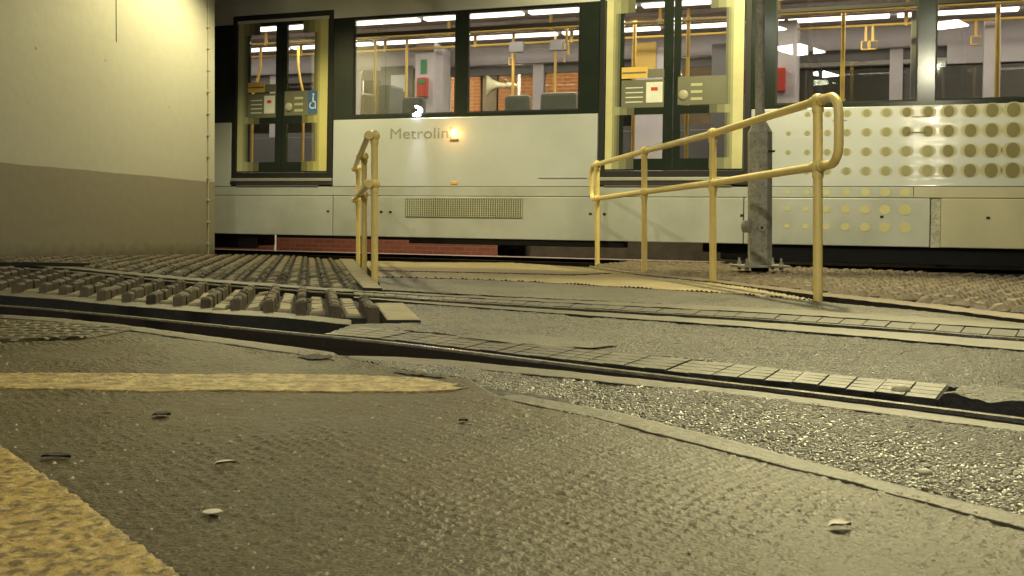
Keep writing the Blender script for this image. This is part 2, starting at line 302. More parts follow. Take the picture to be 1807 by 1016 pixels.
# ------------------------------------------------------------------ grid sheets (displaced, cleanly clipped to an outline)
def inside(px, py, poly):
    c = np.zeros(px.shape, bool); n = len(poly)
    for i in range(n):
        x1, y1 = poly[i]; x2, y2 = poly[(i+1) % n]
        if y1 == y2: continue
        k = ((y1 > py) != (y2 > py)) & (px < (x2-x1)*(py-y1)/(y2-y1)+x1); c ^= k
    return c
def sheet(name, poly, cell, zf, m, skirt=.12, kind='structure', smooth_=True, parent=None, attr=None, yr=None, skm=None):
    A = np.array(poly, float); x0, y0 = A.min(0)-cell; x1, y1 = A.max(0)+cell
    nx = int((x1-x0)/cell)+2; ny = int((y1-y0)/cell)+2
    gx = x0+np.arange(nx)*cell; gy = y0+np.arange(ny)*cell
    X, Y = np.meshgrid(gx, gy, indexing='ij')
    keep = inside(X[:-1, :-1]+cell/2, Y[:-1, :-1]+cell/2, poly)
    if yr: keep &= (Y[:-1, :-1] >= yr[0]) & (Y[:-1, :-1] < yr[1])
    K = np.zeros((nx+1, ny+1), bool); K[1:nx, 1:ny] = keep
    cnt = K[:-1, :-1].astype(int)+K[1:, :-1]+K[:-1, 1:]+K[1:, 1:]
    used = cnt > 0; bnd = used & (cnt < 4)
    bi = np.argwhere(bnd); bx = X[bnd]; by = Y[bnd]; best = np.full(bx.shape, 1e9); nxp = bx.copy(); nyp = by.copy()
    for i in range(len(A)):
        a = A[i]; b = A[(i+1) % len(A)]; d = b-a; l2 = (d**2).sum()
        if l2 == 0: continue
        t = np.clip(((bx-a[0])*d[0]+(by-a[1])*d[1])/l2, 0, 1); qx = a[0]+t*d[0]; qy = a[1]+t*d[1]; ds = (qx-bx)**2+(qy-by)**2
        k = ds < best; best[k] = ds[k]; nxp[k] = qx[k]; nyp[k] = qy[k]
    far_ = best > (cell*2)**2; nxp[far_] = bx[far_]; nyp[far_] = by[far_]
    X = X.copy(); Y = Y.copy(); X[bnd] = nxp; Y[bnd] = nyp
    idx = np.full(X.shape, -1); idx[used] = np.arange(used.sum())
    vx = X[used]; vy = Y[used]; vz = zf(vx, vy)+gz(vx, vy)
    V = np.stack([vx, vy, vz], 1)
    f = np.stack([idx[:-1, :-1][keep], idx[1:, :-1][keep], idx[1:, 1:][keep], idx[:-1, 1:][keep]], 1)
    Fs = [tuple(q) for q in f.tolist()]
    if skirt:
        n = len(V); low = V.copy(); low[:, 2] -= skirt
        V = np.concatenate([V, low])
        k = keep
        def pad(a): z = np.zeros((nx+1, ny+1), bool); z[1:nx, 1:ny] = a; return z
        Z = pad(k)
        for (di, dj, e) in ((-1, 0, (0, 1, 0, 0)), (1, 0, (1, 0, 1, 1)), (0, -1, (0, 0, 1, 0)), (0, 1, (1, 1, 0, 1))):
            nb = Z[1+di:nx+di, 1+dj:ny+dj]; s_ = k & ~nb
            for i, j in np.argwhere(s_):
                a = idx[i+e[0], j+e[1]]; b = idx[i+e[2], j+e[3]]
                Fs.append((int(a), int(a)+n, int(b)+n, int(b)))
    me = bpy.data.meshes.new(name); me.from_pydata(V.tolist(), [], Fs); me.update()
    sm = np.zeros(len(Fs), bool); sm[:len(f)] = smooth_; me.polygons.foreach_set('use_smooth', sm)
    me.materials.append(m)
    if skirt:
        me.materials.append(skm or M['dark']); mi = np.zeros(len(Fs), np.int32); mi[len(f):] = 1; me.polygons.foreach_set('material_index', mi)  # edge walls take the shade-dark colour unless skm is given
    if attr:
        at_ = me.attributes.new('aggregate', 'FLOAT', 'POINT'); av = attr(vx, vy); av = np.concatenate([av, av]) if skirt else av
        at_.data.foreach_set('value', av.astype(np.float32))
    o = link(bpy.data.objects.new(name, me), parent)
    if kind: o['kind'] = kind
    return o
def rough_poly(poly, step, amp, seed=1):
    r = random.Random(seed); out = []
    for i in range(len(poly)):
        a = poly[i]; b = poly[(i+1) % len(poly)]; L_ = math.hypot(b[0]-a[0], b[1]-a[1]); n = max(1, int(L_/step))
        for k in range(n):
            t = k/n; out.append((a[0]+(b[0]-a[0])*t+r.uniform(-amp, amp), a[1]+(b[1]-a[1])*t+r.uniform(-amp, amp)))
    return out
flat = lambda d: (lambda x, y: np.full(x.shape, float(d)))

# ------------------------------------------------------------------ ground
mesh('ground', [(-150, -120, -.17), (150, -120, -.17), (150, 200, -.17), (-150, 200, -.17)], [(0, 1, 2, 3)], M['dark'])['kind'] = 'structure'
lip = [(0, 557), (100, 563), (200, 573), (300, 586), (400, 599), (500, 612), (590, 625)]
lip2 = [(590, 625), (700, 627), (800, 633), (1000, 652), (1250, 678), (1400, 695), (1600, 720), (1807, 747), (2000, 775)]
kerbF = [(890, 700), (920, 698), (1100, 732), (1300, 781), (1500, 835), (1650, 874), (1807, 913), (1990, 955)]
kerbN = [(880, 704), (1050, 739), (1250, 791), (1500, 853), (1650, 894), (1807, 936), (1990, 990)]
# foreground paving
W_ = P(*lip)
fore = [(-3.6, .2), (1.2, .2)]+P((1990, 975), (1807, 926), (1500, 845), (1250, 787), (1050, 735), (888, 703), (845, 680), (830, 668), (760, 662), (730, 656), (640, 640), (600, 628))+W_[::-1]+[(W_[0][0]-1.2, W_[0][1]+.6)]
def zfore(x, y):
    a = x+.022*fbm(x, y, 11, 3); b = y+.026*fbm(x+5, y, 9, 3)
    dm = np.clip(np.cos(a/.027*2*PI)*np.cos(b/.037*2*PI)-.2, 0, 1)*np.clip(.8+1.5*vn(x*3, y*3)+1.6*vn(x*24, y*24), 0.05, 2)
    return .005*fbm(x, y, 5, 2)+.0016*fbm(x+3, y, 52, 3)+.0027*dm
sheet('paving', fore, .0050, zfore, M['paving'])
mesh('pavement', [(-40, -60, -.006), (40, -60, -.006), (40, .2, -.006), (-40, .2, -.006)], [(0, 1, 2, 3)], M['paving'])['kind'] = 'structure'
lw = (W_[0][0]-1.2, W_[0][1]+.6)
mesh('pavement', [(-40, .2, -.004), (-3.6, .2, -.004), (lw[0], lw[1], -.004), (-16, 12, -.004), (-40, 22, -.004)], [(0, 1, 2, 3, 4)], M['paving'])['kind'] = 'structure'
# tiled rubber corner on the far left
tile_poly = P((-300, 560), (0, 568), (120, 573), (235, 583), (150, 598), (0, 604), (-300, 618))
def ztile(x, y):
    a = x*math.cos(.2)-y*math.sin(.2); b = x*math.sin(.2)+y*math.cos(.2)
    g = np.minimum(np.abs((a/.085) % 1-.5), np.abs((b/.085) % 1-.5))
    return .010-.008*(g < .09)
sheet('tiled_paving', tile_poly, .012, ztile, M['paving'], skirt=.01, skm=M['paving'])
# kerb strip between paving and the lower asphalt
sheet('kerb', rough_poly(P(*kerbN)+P(*kerbF)[::-1], .05, .0035, 6), .005, lambda x, y: .0022+.0015*fbm(x, y, 40, 3), M['concrete'], skirt=.12, skm=M['concrete'])
# asphalt strip between paving and trench
strip_b = P((600, 627), (640, 637), (730, 654), (760, 659), (835, 665), (850, 678), (892, 698))+P(*kerbF[1:])+[(2.0, .7), (2.6, .9)]+P(*[(x, y+11) for x, y in lip2[1:]])[::-1]
kp = np.array(P(*kerbF))
def zb(x, y):
    d = np.full(x.shape, 9.0)
    for i in range(len(kp)-1):
        a = kp[i]; b = kp[i+1]; dd = b-a; t = np.clip(((x-a[0])*dd[0]+(y-a[1])*dd[1])/(dd**2).sum(), 0, 1)
        d = np.minimum(d, np.hypot(x-a[0]-t*dd[0], y-a[1]-t*dd[1]))
    low = -.052*(1-smooth(d/.40))-.004
    ck = vn(x*2.3, y*6.0)
    return low+(.0035+.005*(1-smooth(d/.5)))*(stones(x, y, .0125)+.8*vn(x*60, y*60))+.006*fbm(x, y, 5, 3)
sheet('asphalt', rough_poly(strip_b, .06, .006), .0048, zb, M['asphalt'], skirt=.12)
for q, (pl0, dz_) in enumerate((([(522, 631), (560, 628), (592, 631), (575, 635), (545, 636)], .004), ([(690, 657), (725, 658), (762, 662), (792, 667), (770, 668), (742, 664), (715, 662)], .004), ([(796, 683), (812, 680), (826, 683), (815, 686)], .004), ([(842, 671), (880, 676), (930, 682), (1000, 694), (1010, 701), (960, 697), (905, 695), (872, 688)], -.014))):
    sheet('pothole', rough_poly(P(*pl0), .02, .005, 20+q), .006, lambda x, y, d_=dz_: d_+zfore(x, y)*(d_ > 0)+.006*vn(x*50, y*50)*(d_ < 0), M['crack'], skirt=0)
# concrete lip along the trench
sheet('track_slab', P(*lip2)+P(*[(x, y+12) for x, y in lip2])[::-1], .012, lambda x, y: -.004+.0015*fbm(x, y, 20, 3), M['concrete'])
lipl = P(*lip)
sheet('track_slab', P(*[(x, y-1) for x, y in lip])+P(*[(x, y+5+x*.012) for x, y in lip])[::-1], .014, lambda x, y: .003+.002*fbm(x, y, 14, 3), M['concrete'], skm=M['concrete'])
# far side of the trench
far = [(-200, 508), (0, 519), (100, 526), (200, 536), (300, 544), (400, 552), (500, 558), (575, 566), (620, 571)]
pn = [(571, 589), (700, 600), (800, 612), (1000, 634), (1250, 662), (1400, 675), (1600, 698), (1655, 704)]
pf = [(640, 577), (750, 588), (900, 603), (1050, 618), (1250, 638), (1450, 660), (1676, 679)]
def zpanel(line, pitch, rows, wdt):
    L_ = np.array(line); seg = np.hypot(*(L_[1:]-L_[:-1]).T); cum = np.concatenate([[0], np.cumsum(seg)])
    def zf(x, y):
        d = np.full(x.shape, 9.0); s = np.zeros(x.shape)
        for i in range(len(L_)-1):
            a = L_[i]; dd = L_[i+1]-a; t = np.clip(((x-a[0])*dd[0]+(y-a[1])*dd[1])/(dd**2).sum(), 0, 1)
            q = np.hypot(x-a[0]-t*dd[0], y-a[1]-t*dd[1]); k = q < d; d[k] = q[k]; s[k] = (cum[i]+t*seg[i])[k]
        g1 = np.abs(((s+.35*d)/pitch) % 1-.5) < .05; g2 = np.abs((d/wdt*rows+.5) % 1-.5) < .05
        return .003-.006*g1-.0015*g2+.0008*fbm(x, y, 30, 2)
    return zf
def panel_tiles(name, near, far_, pitch, gap, ribs, m, z0=.004, skew=0.0, seed=1, thick=.12):
    rr = random.Random(seed)
    def arr(l): a = np.array(l); c = np.concatenate([[0], np.cumsum(np.hypot(*(a[1:]-a[:-1]).T))]); return a, c
    A, ca = arr(near); B, cb_ = arr(far_)
    def pt(a, c, s_): return np.array([np.interp(s_, c, a[:, 0]), np.interp(s_, c, a[:, 1])])
    mb = MB(); n_ = int(ca[-1]/pitch)
    for k in range(n_):
        f0 = (k*pitch+gap/2)/ca[-1]; f1 = ((k+1)*pitch-gap/2)/ca[-1]
        n0, n1 = pt(A, ca, f0*ca[-1]), pt(A, ca, f1*ca[-1]); q0, q1 = pt(B, cb_, min(1, f0+skew)*cb_[-1]), pt(B, cb_, min(1, f1+skew)*cb_[-1])
        dz = rr.uniform(-.0012, .0012); tl = rr.uniform(-.001, .001)
        for r_ in range(ribs):
            t0 = r_/ribs; t1 = (r_+1)/ribs-(.10/ribs if r_ < ribs-1 else 0)
            c = [n0+(q0-n0)*t0, n1+(q1-n1)*t0, n1+(q1-n1)*t1, n0+(q0-n0)*t1]
            V = [(p[0], p[1], float(gz(*p))+z0-thick) for p in c]+[(p[0], p[1], float(gz(*p))+z0+dz+tl*(i % 2)) for i, p in enumerate(c)]
            mb.add(V, [(4, 5, 6, 7), (0, 1, 5, 4), (1, 2, 6, 5), (2, 3, 7, 6), (3, 0, 4, 7)])
    o = mb.build(name, m); o['kind'] = 'structure'; o.data.materials.append(M['dark'])
    mi = np.tile(np.array([0, 1, 1, 1, 1], np.int32), len(o.data.polygons)//5); o.data.polygons.foreach_set('material_index', mi); return o
panel_tiles('track_panel', P(*pn), P(*pf), .068, .004, 4, M['panel'], z0=.001)
sheet('track_panel', P(*pn)+P(*pf)[::-1], .02, flat(-.003), M['dark'])
mid_near = P(*[(x, y-1) for x, y in pf])+P((1700, 684), (1720, 690), (1807, 697), (2000, 712))
rail2 = [(-160, 462), (0, 473), (140, 482), (350, 502), (500, 513), (624, 522), (750, 531), (1000, 547), (1300, 565), (1550, 583), (1807, 603), (2000, 621)]
r2n = [(x, y+(5 if x < 620 else 4)) for x, y in rail2]
cz = lambda x, y: .0045*stones(x, y, .014, 5)+.004*vn(x*45, y*45)-.004+.009*fbm(x, y, 2.5, 3)
midpoly = P((690, 583), (720, 560), (680, 534), (800, 538))+P(*[(x, y+8) for x, y in rail2[7:]])+mid_near[::-1][:-1]
sheet('asphalt', midpoly, .0065, cz, M['asphalt'], skirt=.12)
# broken end of panel, right
sheet('broken_asphalt', rough_poly(P((1668, 703), (1807, 714), (2000, 730), (2000, 705), (1807, 692), (1700, 684)), .05, .006), .008, lambda x, y: .006+.012*fbm(x, y, 16, 3), M['asphalt_lane'], skirt=.2)
# concrete haunch on near side of rail 2
sheet('track_slab', P(*[(x, y+2) for x, y in rail2[5:]])+P(*[(x, y+4+max(0, x-600)*.011) for x, y in rail2[5:]])[::-1], .012, lambda x, y: .004+.002*fbm(x, y, 15, 3), M['concrete'])
# smooth pale patch in the middle
sheet('smooth_patch', rough_poly(P((800, 596), (900, 590), (1010, 597), (1085, 607), (1040, 615), (900, 607)), .06, .018, 5), .012, lambda x, y: .0045+.009*fbm(x, y, 2.5, 3)+.001*fbm(x, y, 25, 3), M['asphalt_lane'], skirt=0)
# far-side panel strip and haunch of rail 2
r2 = P(*rail2)
s_n = [(x, y-3-max(0, x-600)*.003) for x, y in rail2[5:]]; s_f = [(x, y-6-max(0, x-600)*.010) for x, y in rail2[5:]]
panel_tiles('track_panel', P(*s_n), P(*s_f), .095, .005, 1, M['panel'], seed=4)
sheet('track_panel', P(*s_n)+P(*s_f)[::-1], .02, flat(-.003), M['dark'])
sheet('track_slab', P(*[(x, y-7-max(0, x-600)*.0105) for x, y in rail2[5:]])+P(*[(x, y-9-max(0, x-600)*.019) for x, y in rail2[5:]])[::-1], .014, lambda x, y: .004+.004*fbm(x, y, 10, 3), M['concrete'])
# pale strip between the two block fields
sheet('track_slab', P(*[(x, y-4) for x, y in rail2[2:6]])+P(*[(x, y-9) for x, y in rail2[2:6]])[::-1]+P((60, 471)), .02, lambda x, y: .01+.003*fbm(x, y, 10, 3), M['concrete'])
# crossing: asphalt, tactile field, red strip
cross_a = P((674, 511), (665, 489), (800, 492), (950, 498), (1100, 507), (1300, 519), (1440, 531), (1600, 546), (1807, 566), (2000, 590), (2000, 598), (1807, 576), (1550, 559), (1300, 542), (1000, 528), (800, 518))
sheet('asphalt', cross_a, .0125, lambda x, y: .004*fbm(x, y, 30, 3), M['asphalt_lane'], skirt=.12)
def ztact(x, y):
    a = x*.98-y*.2; b = x*.2+y*.98
    return .010*np.clip(np.cos(a/.055*2*PI)*np.cos(b/.055*2*PI)*1.6, 0, 1)
tact = P((640, 461.5), (700, 462), (900, 464), (1056, 474), (1137, 486), (1258, 497), (1440, 531), (1300, 518.5), (1100, 506.5), (950, 497.5), (800, 491.5), (665, 488.5))
sheet('tactile_paving', tact, .0165, ztact, M['tact'], skirt=.12)
sheet('paving_strip', P((652, 472), (800, 474), (960, 478), (1080, 484), (1010, 487), (850, 483), (700, 480), (657, 478)), .04, lambda x, y: .013+.001*fbm(x, y, 10, 2), M['tactred'], skirt=.01)
# kerb of the cobbled area
kc = [(1040, 470), (1056, 473), (1137, 484), (1258, 495.5), (1350, 507), (1443, 519), (1600, 536), (1807, 560), (2000, 583)]
sheet('kerb', P(*kc)+P(*[(x, y+3+max(0, x-1050)*.009) for x, y in kc])[::-1], .014, lambda x, y: .014+.003*fbm(x, y, 20, 3), M['cobble'], skm=M['rust'])

# ------------------------------------------------------------------ raised blocks
def field(name, poly, cw, cl, ang, m, hfun, base, bw=.56, org=(0, 0), stagger=0.0, taper=.012, jit=.0035, baseM=None, gap=.02, seed=3, drop=.8):
    r = random.Random(seed); mb = MB(); mk = []; A = np.array(poly)
    ca, sa = math.cos(ang), math.sin(ang); loc = [((x-org[0])*ca+(y-org[1])*sa, -(x-org[0])*sa+(y-org[1])*ca) for x, y in poly]
    x0 = min(p[0] for p in loc); x1 = max(p[0] for p in loc); y0 = min(p[1] for p in loc); y1 = max(p[1] for p in loc)
    i0 = int(math.floor(x0/cw)); i1 = int(math.ceil(x1/cw)); j0 = int(math.floor(y0/cl))-1; j1 = int(math.ceil(y1/cl))+1
    for i in range(i0, i1+1):
        off = (stagger*cl if i % 2 else 0)
        for j in range(j0, j1+1):
            h, wf = hfun(i, j, r)
            cx = (i+.5)*cw; cy = (j+.5)*cl+off
            wx = cx*ca-cy*sa+org[0]; wy = cx*sa+cy*ca+org[1]
            if not inside(np.array([wx]), np.array([wy]), poly)[0]: continue
            hw = cw*wf/2; hl = (cl-gap)/2; z = float(gz(wx, wy)); h *= r.uniform(.86, 1.1)
            tl = r.uniform(-jit, jit); tl2 = r.uniform(-jit, jit); dxj = r.uniform(-jit, jit); t = taper
            V = []
            for (zz, ins) in ((base-.05, 0), (base+h-t*drop, t*.15), (base+h, t)):
                for sx, sy in ((-1, -1), (1, -1), (1, 1), (-1, 1)):
                    lx = cx+dxj+sx*(hw-ins); ly = cy+sy*(hl-ins)
                    V.append((lx*ca-ly*sa+org[0], lx*sa+ly*ca+org[1], z+zz+(tl*sx+tl2*sy)*(zz > base)))
            mk.append(1 if i % 2 == 0 else 0)
            mb.add(V, [(0, 1, 5, 4), (1, 2, 6, 5), (2, 3, 7, 6), (3, 0, 4, 7), (4, 5, 9, 8), (5, 6, 10, 9), (6, 7, 11, 10), (7, 4, 8, 11), (8, 9, 10, 11)])
    o = mb.build(name, m); o['kind'] = 'structure'
    if baseM:
        o.data.materials.append(baseM); o.data.polygons.foreach_set('material_index', np.repeat(np.array(mk, np.int32), 9))
    return o
ANG = math.atan2(.2, 1)   # columns run away from the camera, leaning left
hlow = lambda i, j, r: ((.060, .66) if i % 2 == 0 else (.016, .96))
f1 = P((-200, 500), (0, 511), (100, 518), (200, 528), (300, 536), (400, 544), (500, 549), (600, 556), (668, 559), (629, 527), (500, 519), (350, 508), (140, 488), (0, 480), (-200, 470))
sheet('paving', f1+P((680, 569), (575, 566), (400, 553), (200, 537), (0, 520), (-200, 508))*0, .05, flat(-.012), M['dark'])
field('block_paving', f1, .075, .165, ANG, M['block'], hlow, -.01, org=at(640, 556), baseM=M['blockhi'])
sheet('track_slab', P(*far)+P(*[(x, y-9) for x, y in far])[::-1], .014, lambda x, y: -.006+.002*fbm(x, y, 20, 3), M['concrete'])
sheet('kerb_slab', P((661, 537), (711, 537), (743, 568), (683, 568)), .02, lambda x, y: .008+.0015*fbm(x, y, 20, 3)-.006*(np.abs(y-4.35-.2*x) < .008), M['slab'])
sheet('asphalt', P((571, 589), (640, 577), (690, 584), (745, 569), (683, 569), (621, 571)), .012, lambda x, y: .004*fbm(x, y, 26, 3)-.003, M['asphalt_lane'])
f2 = P((-250, 458), (0, 462), (150, 468), (260, 484), (350, 494), (500, 503), (640, 510), (598, 458), (500, 450.5), (380, 449))+[(-3.9, 12.3), (-4.8, 8.9), (-7, 7.5)]
sheet('paving', f2, .08, flat(-.012), M['dark'])
h2 = lambda i, j, r: ((.022, .62) if i % 2 == 0 else (.012, .96))
field('block_paving', f2, .075, .175, ANG, M['blockfar'], h2, -.01, org=at(640, 556), baseM=M['blockhi'])
sheet('kerb_slab', P((598, 457.5), (624, 458.5), (675, 511), (641, 510.5)), .03, lambda x, y: .010+.002*fbm(x, y, 12, 3)-.010*(np.abs(((y+.2*x)/.6) % 1-.5) < .012), M['slab'])
# cobbles on the right
f3 = P((1056, 472), (1137, 483), (1258, 494), (1443, 517), (1600, 534), (1807, 558), (2100, 595), (2100, 530), (1807, 495), (1600, 485), (1450, 479), (1258, 469), (1110, 465))
sheet('cobblestones', f3, .06, flat(-.012), M['dark'])
field('cobblestones', f3, .105, .115, -.62, M['cobble'], lambda i, j, r: (.050, .92), -.012, org=at(1443, 520), stagger=.5, taper=.030, jit=.004, gap=.016, seed=9, drop=.95)

# ------------------------------------------------------------------ rails
def ribbon_rail(name, pts, r, z, lab=None):
    pts = [Vector((p[0], p[1], 0)) for p in pts]; out = []
    for i in range(len(pts)-1):
        for k in range(6):
            t = k/6; p0 = pts[max(i-1, 0)]; p1 = pts[i]; p2 = pts[i+1]; p3 = pts[min(i+2, len(pts)-1)]
            out.append(.5*((2*p1)+(p2-p0)*t+(2*p0-5*p1+4*p2-p3)*t*t+(3*p1-p0-3*p2+p3)*t**3))
    out.append(pts[-1]); prof = [(-.055, -.14), (-.012, -.13), (-.012, -.045), (-r, -.036), (-r, -.007), (-r*.8, 0), (r*.8, 0), (r, -.007), (r, -.036), (.012, -.045), (.012, -.13), (.055, -.14)]
    V = []; Fc = []; n = len(prof)
    for i, p in enumerate(out):
        d = (out[min(i+1, len(out)-1)]-out[max(i-1, 0)]).normalized(); s = Vector((d.y, -d.x, 0))
        for a, b in prof:
            q = p+s*a; V.append((q.x, q.y, float(gz(q.x, q.y))+z+b))
    for i in range(len(out)-1):
        for k in range(n-1): Fc.append((i*n+k, i*n+k+1, (i+1)*n+k+1, (i+1)*n+k))
    o = mesh(name, V, Fc, M['rust']); o.data.materials.append(M['rail'])
    for f in o.data.polygons:
        if f.index % (n-1) in (4, 5, 6): f.material_index = 1
    o['kind'] = 'structure'; return o
rail1 = [(-200, 526), (0, 539), (100, 547), (200, 556), (300, 566), (400, 576), (500, 586), (600, 595.5), (700, 606), (800, 618), (1000, 643), (1250, 673), (1400, 690.5), (1600, 715), (1807, 741), (2000, 766)]
ribbon_rail('rail', P(*rail1), .013, .003)
ribbon_rail('rail', r2, .018, .011)
ribbon_rail('rail', P((-250, 455), (0, 465), (80, 466.5), (158, 468)), .03, .02)

# ------------------------------------------------------------------ tram frame
U = Vector((0.93823636, -0.34561253, -0.01626412)); Wv = Vector((0.34565825, 0.93836047, 0)); Vv = Vector((0.01526161, -0.00562183, 0.99986773))
O = Vector((-4.0138, 13.8014, 0.10203))
TM = Matrix(((U.x, Wv.x, Vv.x, O.x), (U.y, Wv.y, Vv.y, O.y), (U.z, Wv.z, Vv.z, O.z), (0, 0, 0, 1)))
def TW(u, w, v): return TM @ Vector((u, w, v))
def TP(px, py, w=0.0):
    r = Vector(((px-CX)/F, 1, -(py-HOR)/F)); C = Vector((0, 0, HC)); t = ((O-C).dot(Wv)+w)/r.dot(Wv); q = C+r*t-O
    return (q.dot(U), q.dot(Vv))
xf = lambda v: TW(*v)
# track under the tram and platform beyond
def seg(name, u0, u1, w0, w1, v0, v1, m, kind='structure', bev=0, n=1):
    mb = MB(); mb.box((u0, w0, v0), (u1, w1, v1), bev); o = mb.build(name, m, None, xf)
    if kind: o['kind'] = kind
    return o
seg('track_bed', 1.2, 5.6, .30, .50, -.25, -.07, M['concrete'])
seg('track_bed', 1.0, 6.4, .70, 1.90, -.25, -.09, M['concrete'])
seg('track_bed', -6, 1.0, .70, 1.95, -.2, -.10, M['dark'])
seg('track_bed', 6.4, 16, -1.2, 1.90, -.3, -.14, M['dark'])
seg('track_bed', -6, 6.3, 2.13, 3.6, -.25, -.06, M['slabpale'])
def trail(w):
    mb = MB(); mb.box((-8, w-.03, -.22), (16, w+.03, -.035)); mb.box((-8, w-.07, -.26), (16, w+.07, -.225)); mb.build('rail', M['rust'], None, xf)['kind'] = 'structure'
    m2 = MB(); m2.box((-8, w-.027, -.0345), (16, w+.027, -.028)); m2.build('rail', M['rail'], None, xf)['kind'] = 'structure'
trail(.62); trail(2.055)
mb = MB(); mb.box((-6, 2.0, -.1), (.2, 2.1, .1))

# ------------------------------------------------------------------ TRAM
tram = empty('tram'); tram.matrix_world = TM
tag(tram, 'silver and yellow tram crossing the picture behind the yellow handrails, lit inside', 'tram')
def TB(name, boxes, m, bev=0, parent=None):
    mb = MB()
    for a, b in boxes: mb.box(a, b, bev)
    return mb.build(name, m, parent or tram)
def TBm(name, boxes, m, bev=0, parent=None):
    for b_ in boxes: TB(name, [b_], m, bev, parent)
U0, U1 = -6.0, 15.0
doors = [(.24, 1.78), (5.33, 7.08), (12.2, 13.9)]
wins = [(-2.6, -1.0), (2.07, 3.50), (3.65, 5.09), (7.34, 8.80), (8.97, 10.45), (10.6, 11.95)]
# roof and cant rail
V = []; Fc = []
prof = [(0, 3.06), (0, 3.32), (.03, 3.48), (.12, 3.58), (.4, 3.64), (2.25, 3.64), (2.53, 3.58), (2.62, 3.48), (2.65, 3.32), (2.65, 3.06), (2.58, 3.06), (2.58, 3.2), (.07, 3.2), (.07, 3.06)]
for uu in (U0, U1):
    for a, b in prof: V.append((uu, a, b))
n = len(prof)
for k in range(n): Fc.append((k, (k+1) % n, n+(k+1) % n, n+k))
Fc += [tuple(range(n-1, -1, -1)), tuple(range(n, 2*n))]
mesh('roof', V, Fc, M['bodyup'], tram)
edges = [U0]
for a, b in doors: edges += [a, b]
edges.append(U1); spans = [(edges[i], edges[i+1]) for i in range(0, len(edges), 2)]
for (a, b) in spans:
    TB('side_panel', [((a+.012, 0, .889), (b-.012, .06, 1.745))], M['body'], .006)
    # dark window band with the window openings left free
    ws = [w for w in wins if a < w[0] < b]; bx = [((a, .004, 1.748), (b, .06, 1.79)), ((a, .004, 3.04), (b, .06, 3.057))]
    e = [a]
    for w in ws: e += [w[0], w[1]]
    e.append(b)
    for i in range(0, len(e), 2):
        if e[i+1]-e[i] > .01: bx.append(((e[i], .004, 1.79), (e[i+1], .06, 3.04)))
    TB('window_band', bx, M['black'])
    for w in ws:
        fr = TB('window', [((w[0], .012, 1.79), (w[0]+.02, .05, 3.04)), ((w[1]-.02, .012, 1.79), (w[1], .05, 3.04)), ((w[0]+.02, .012, 1.79), (w[1]-.02, .05, 1.81)), ((w[0]+.02, .012, 3.02), (w[1]-.02, .05, 3.04))], M['rubber'])
        TB('vent_bar', [((w[0]+.02, .008, 2.80), (w[1]-.02, .046, 2.845))], M['rubber'], .004, fr)
        TB('pane', [((w[0]+.021, .024, 1.811), (w[1]-.021, .030, 2.799))], M['glass'], 0, fr)
        TB('pane', [((w[0]+.021, .020, 2.846), (w[1]-.021, .026, 3.019))], M['glass'], 0, fr)
# belt valance strip and skirt
TB('belt_strip', [((U0, .004, .772), (8.78, .06, .885))], M['skirt'], .003)
TB('belt_strip', [((8.785, .004, .772), (U1, .06, .885))], M['skirty'], .003)
sk = [U0, -1.9, 1.80, 5.34, 7.02, 8.95]
for a, b in zip(sk[:-1], sk[1:]):
    TB('skirt_panel', [((a+.004, .002, .25), (b-.004, .06, .765))], M['skirt'], .008)
TB('skirt_panel', [((9.05, .002, .25), (12.0, .06, .765))], M['skirty'], .008)
TB('skirt_panel', [((12.01, .002, .25), (U1, .06, .765))], M['skirty'], .008)
TB('skirt_panel', [((8.954, .014, .25), (9.046, .06, .765))], M['galv'])
TBm('skirt_bolt', [((u_-.018, -.004, .555), (u_+.018, .006, .58)) for u_ in (1.73, 2.5, 2.63, 5.25, 5.42, 7.0, 8.47, 9.5, 11.0)], M['rubber'], .003)
TBm('latch_handle', [((4.6, -.006, .985), (5.2, .001, .992)), ((8.75, -.006, 1.62), (8.93, .001, 1.628)), ((8.7, -.006, 1.455), (8.9, .001, 1.465)), ((7.95, -.006, 1.60), (8.1, .001, 1.606))], M['ing'])
# grille
TB('vent_grille', [((2.84, -.004, .505), (4.40, .003, .745))], M['grille'])
slats = MB()
for k in range(53): u_ = 2.855+k*.0295; slats.box((u_, -.010, .512), (u_+.009, -.003, .738))
for k in range(9): v_ = .515+k*.0275; slats.box((2.845, -.0085, v_), (4.395, -.0065, v_+.005))
slats.build('vent_grille_bars', M['seatback'], tram)
# amber lamp
am = MB(); am.ball((3.50, -.004, 1.545), .062, 1.0); al = am.build('side_indicator_lamp', M['amber'], tram); al.scale = (1, .5, 1)
ac = MB(); ac.ball((3.485, -.052, 1.545), .026, 1.2); ac.build('bulb', M['ambercore'], al)
TB('lamp_base', [((3.44, -.02, 1.455), (3.55, .001, 1.478))], M['ing'], .004)
TB('side_reflector', [((3.46, -.008, .915), (3.55, .001, .955))], M['reflector'], .006)
ld = bpy.data.lights.new('indicator_glow', 'POINT'); ld.energy = 1.6; ld.color = (1, .45, .08); ld.shadow_soft_size = .03
lo = bpy.data.objects.new('indicator_glow', ld); link(lo, tram); lo.location = (3.5, -.12, 1.545)
sl = MB()  # added glowing mark in place of a mirrored lamp; the tram has none here
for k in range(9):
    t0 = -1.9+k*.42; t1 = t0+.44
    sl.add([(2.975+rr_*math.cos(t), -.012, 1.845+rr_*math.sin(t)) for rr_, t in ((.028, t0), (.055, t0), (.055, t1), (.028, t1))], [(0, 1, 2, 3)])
sl.box((2.93, -.02, 1.772), (3.03, -.002, 1.80), .004); sl.build('added_glow_mark', M['markglow'], tram)
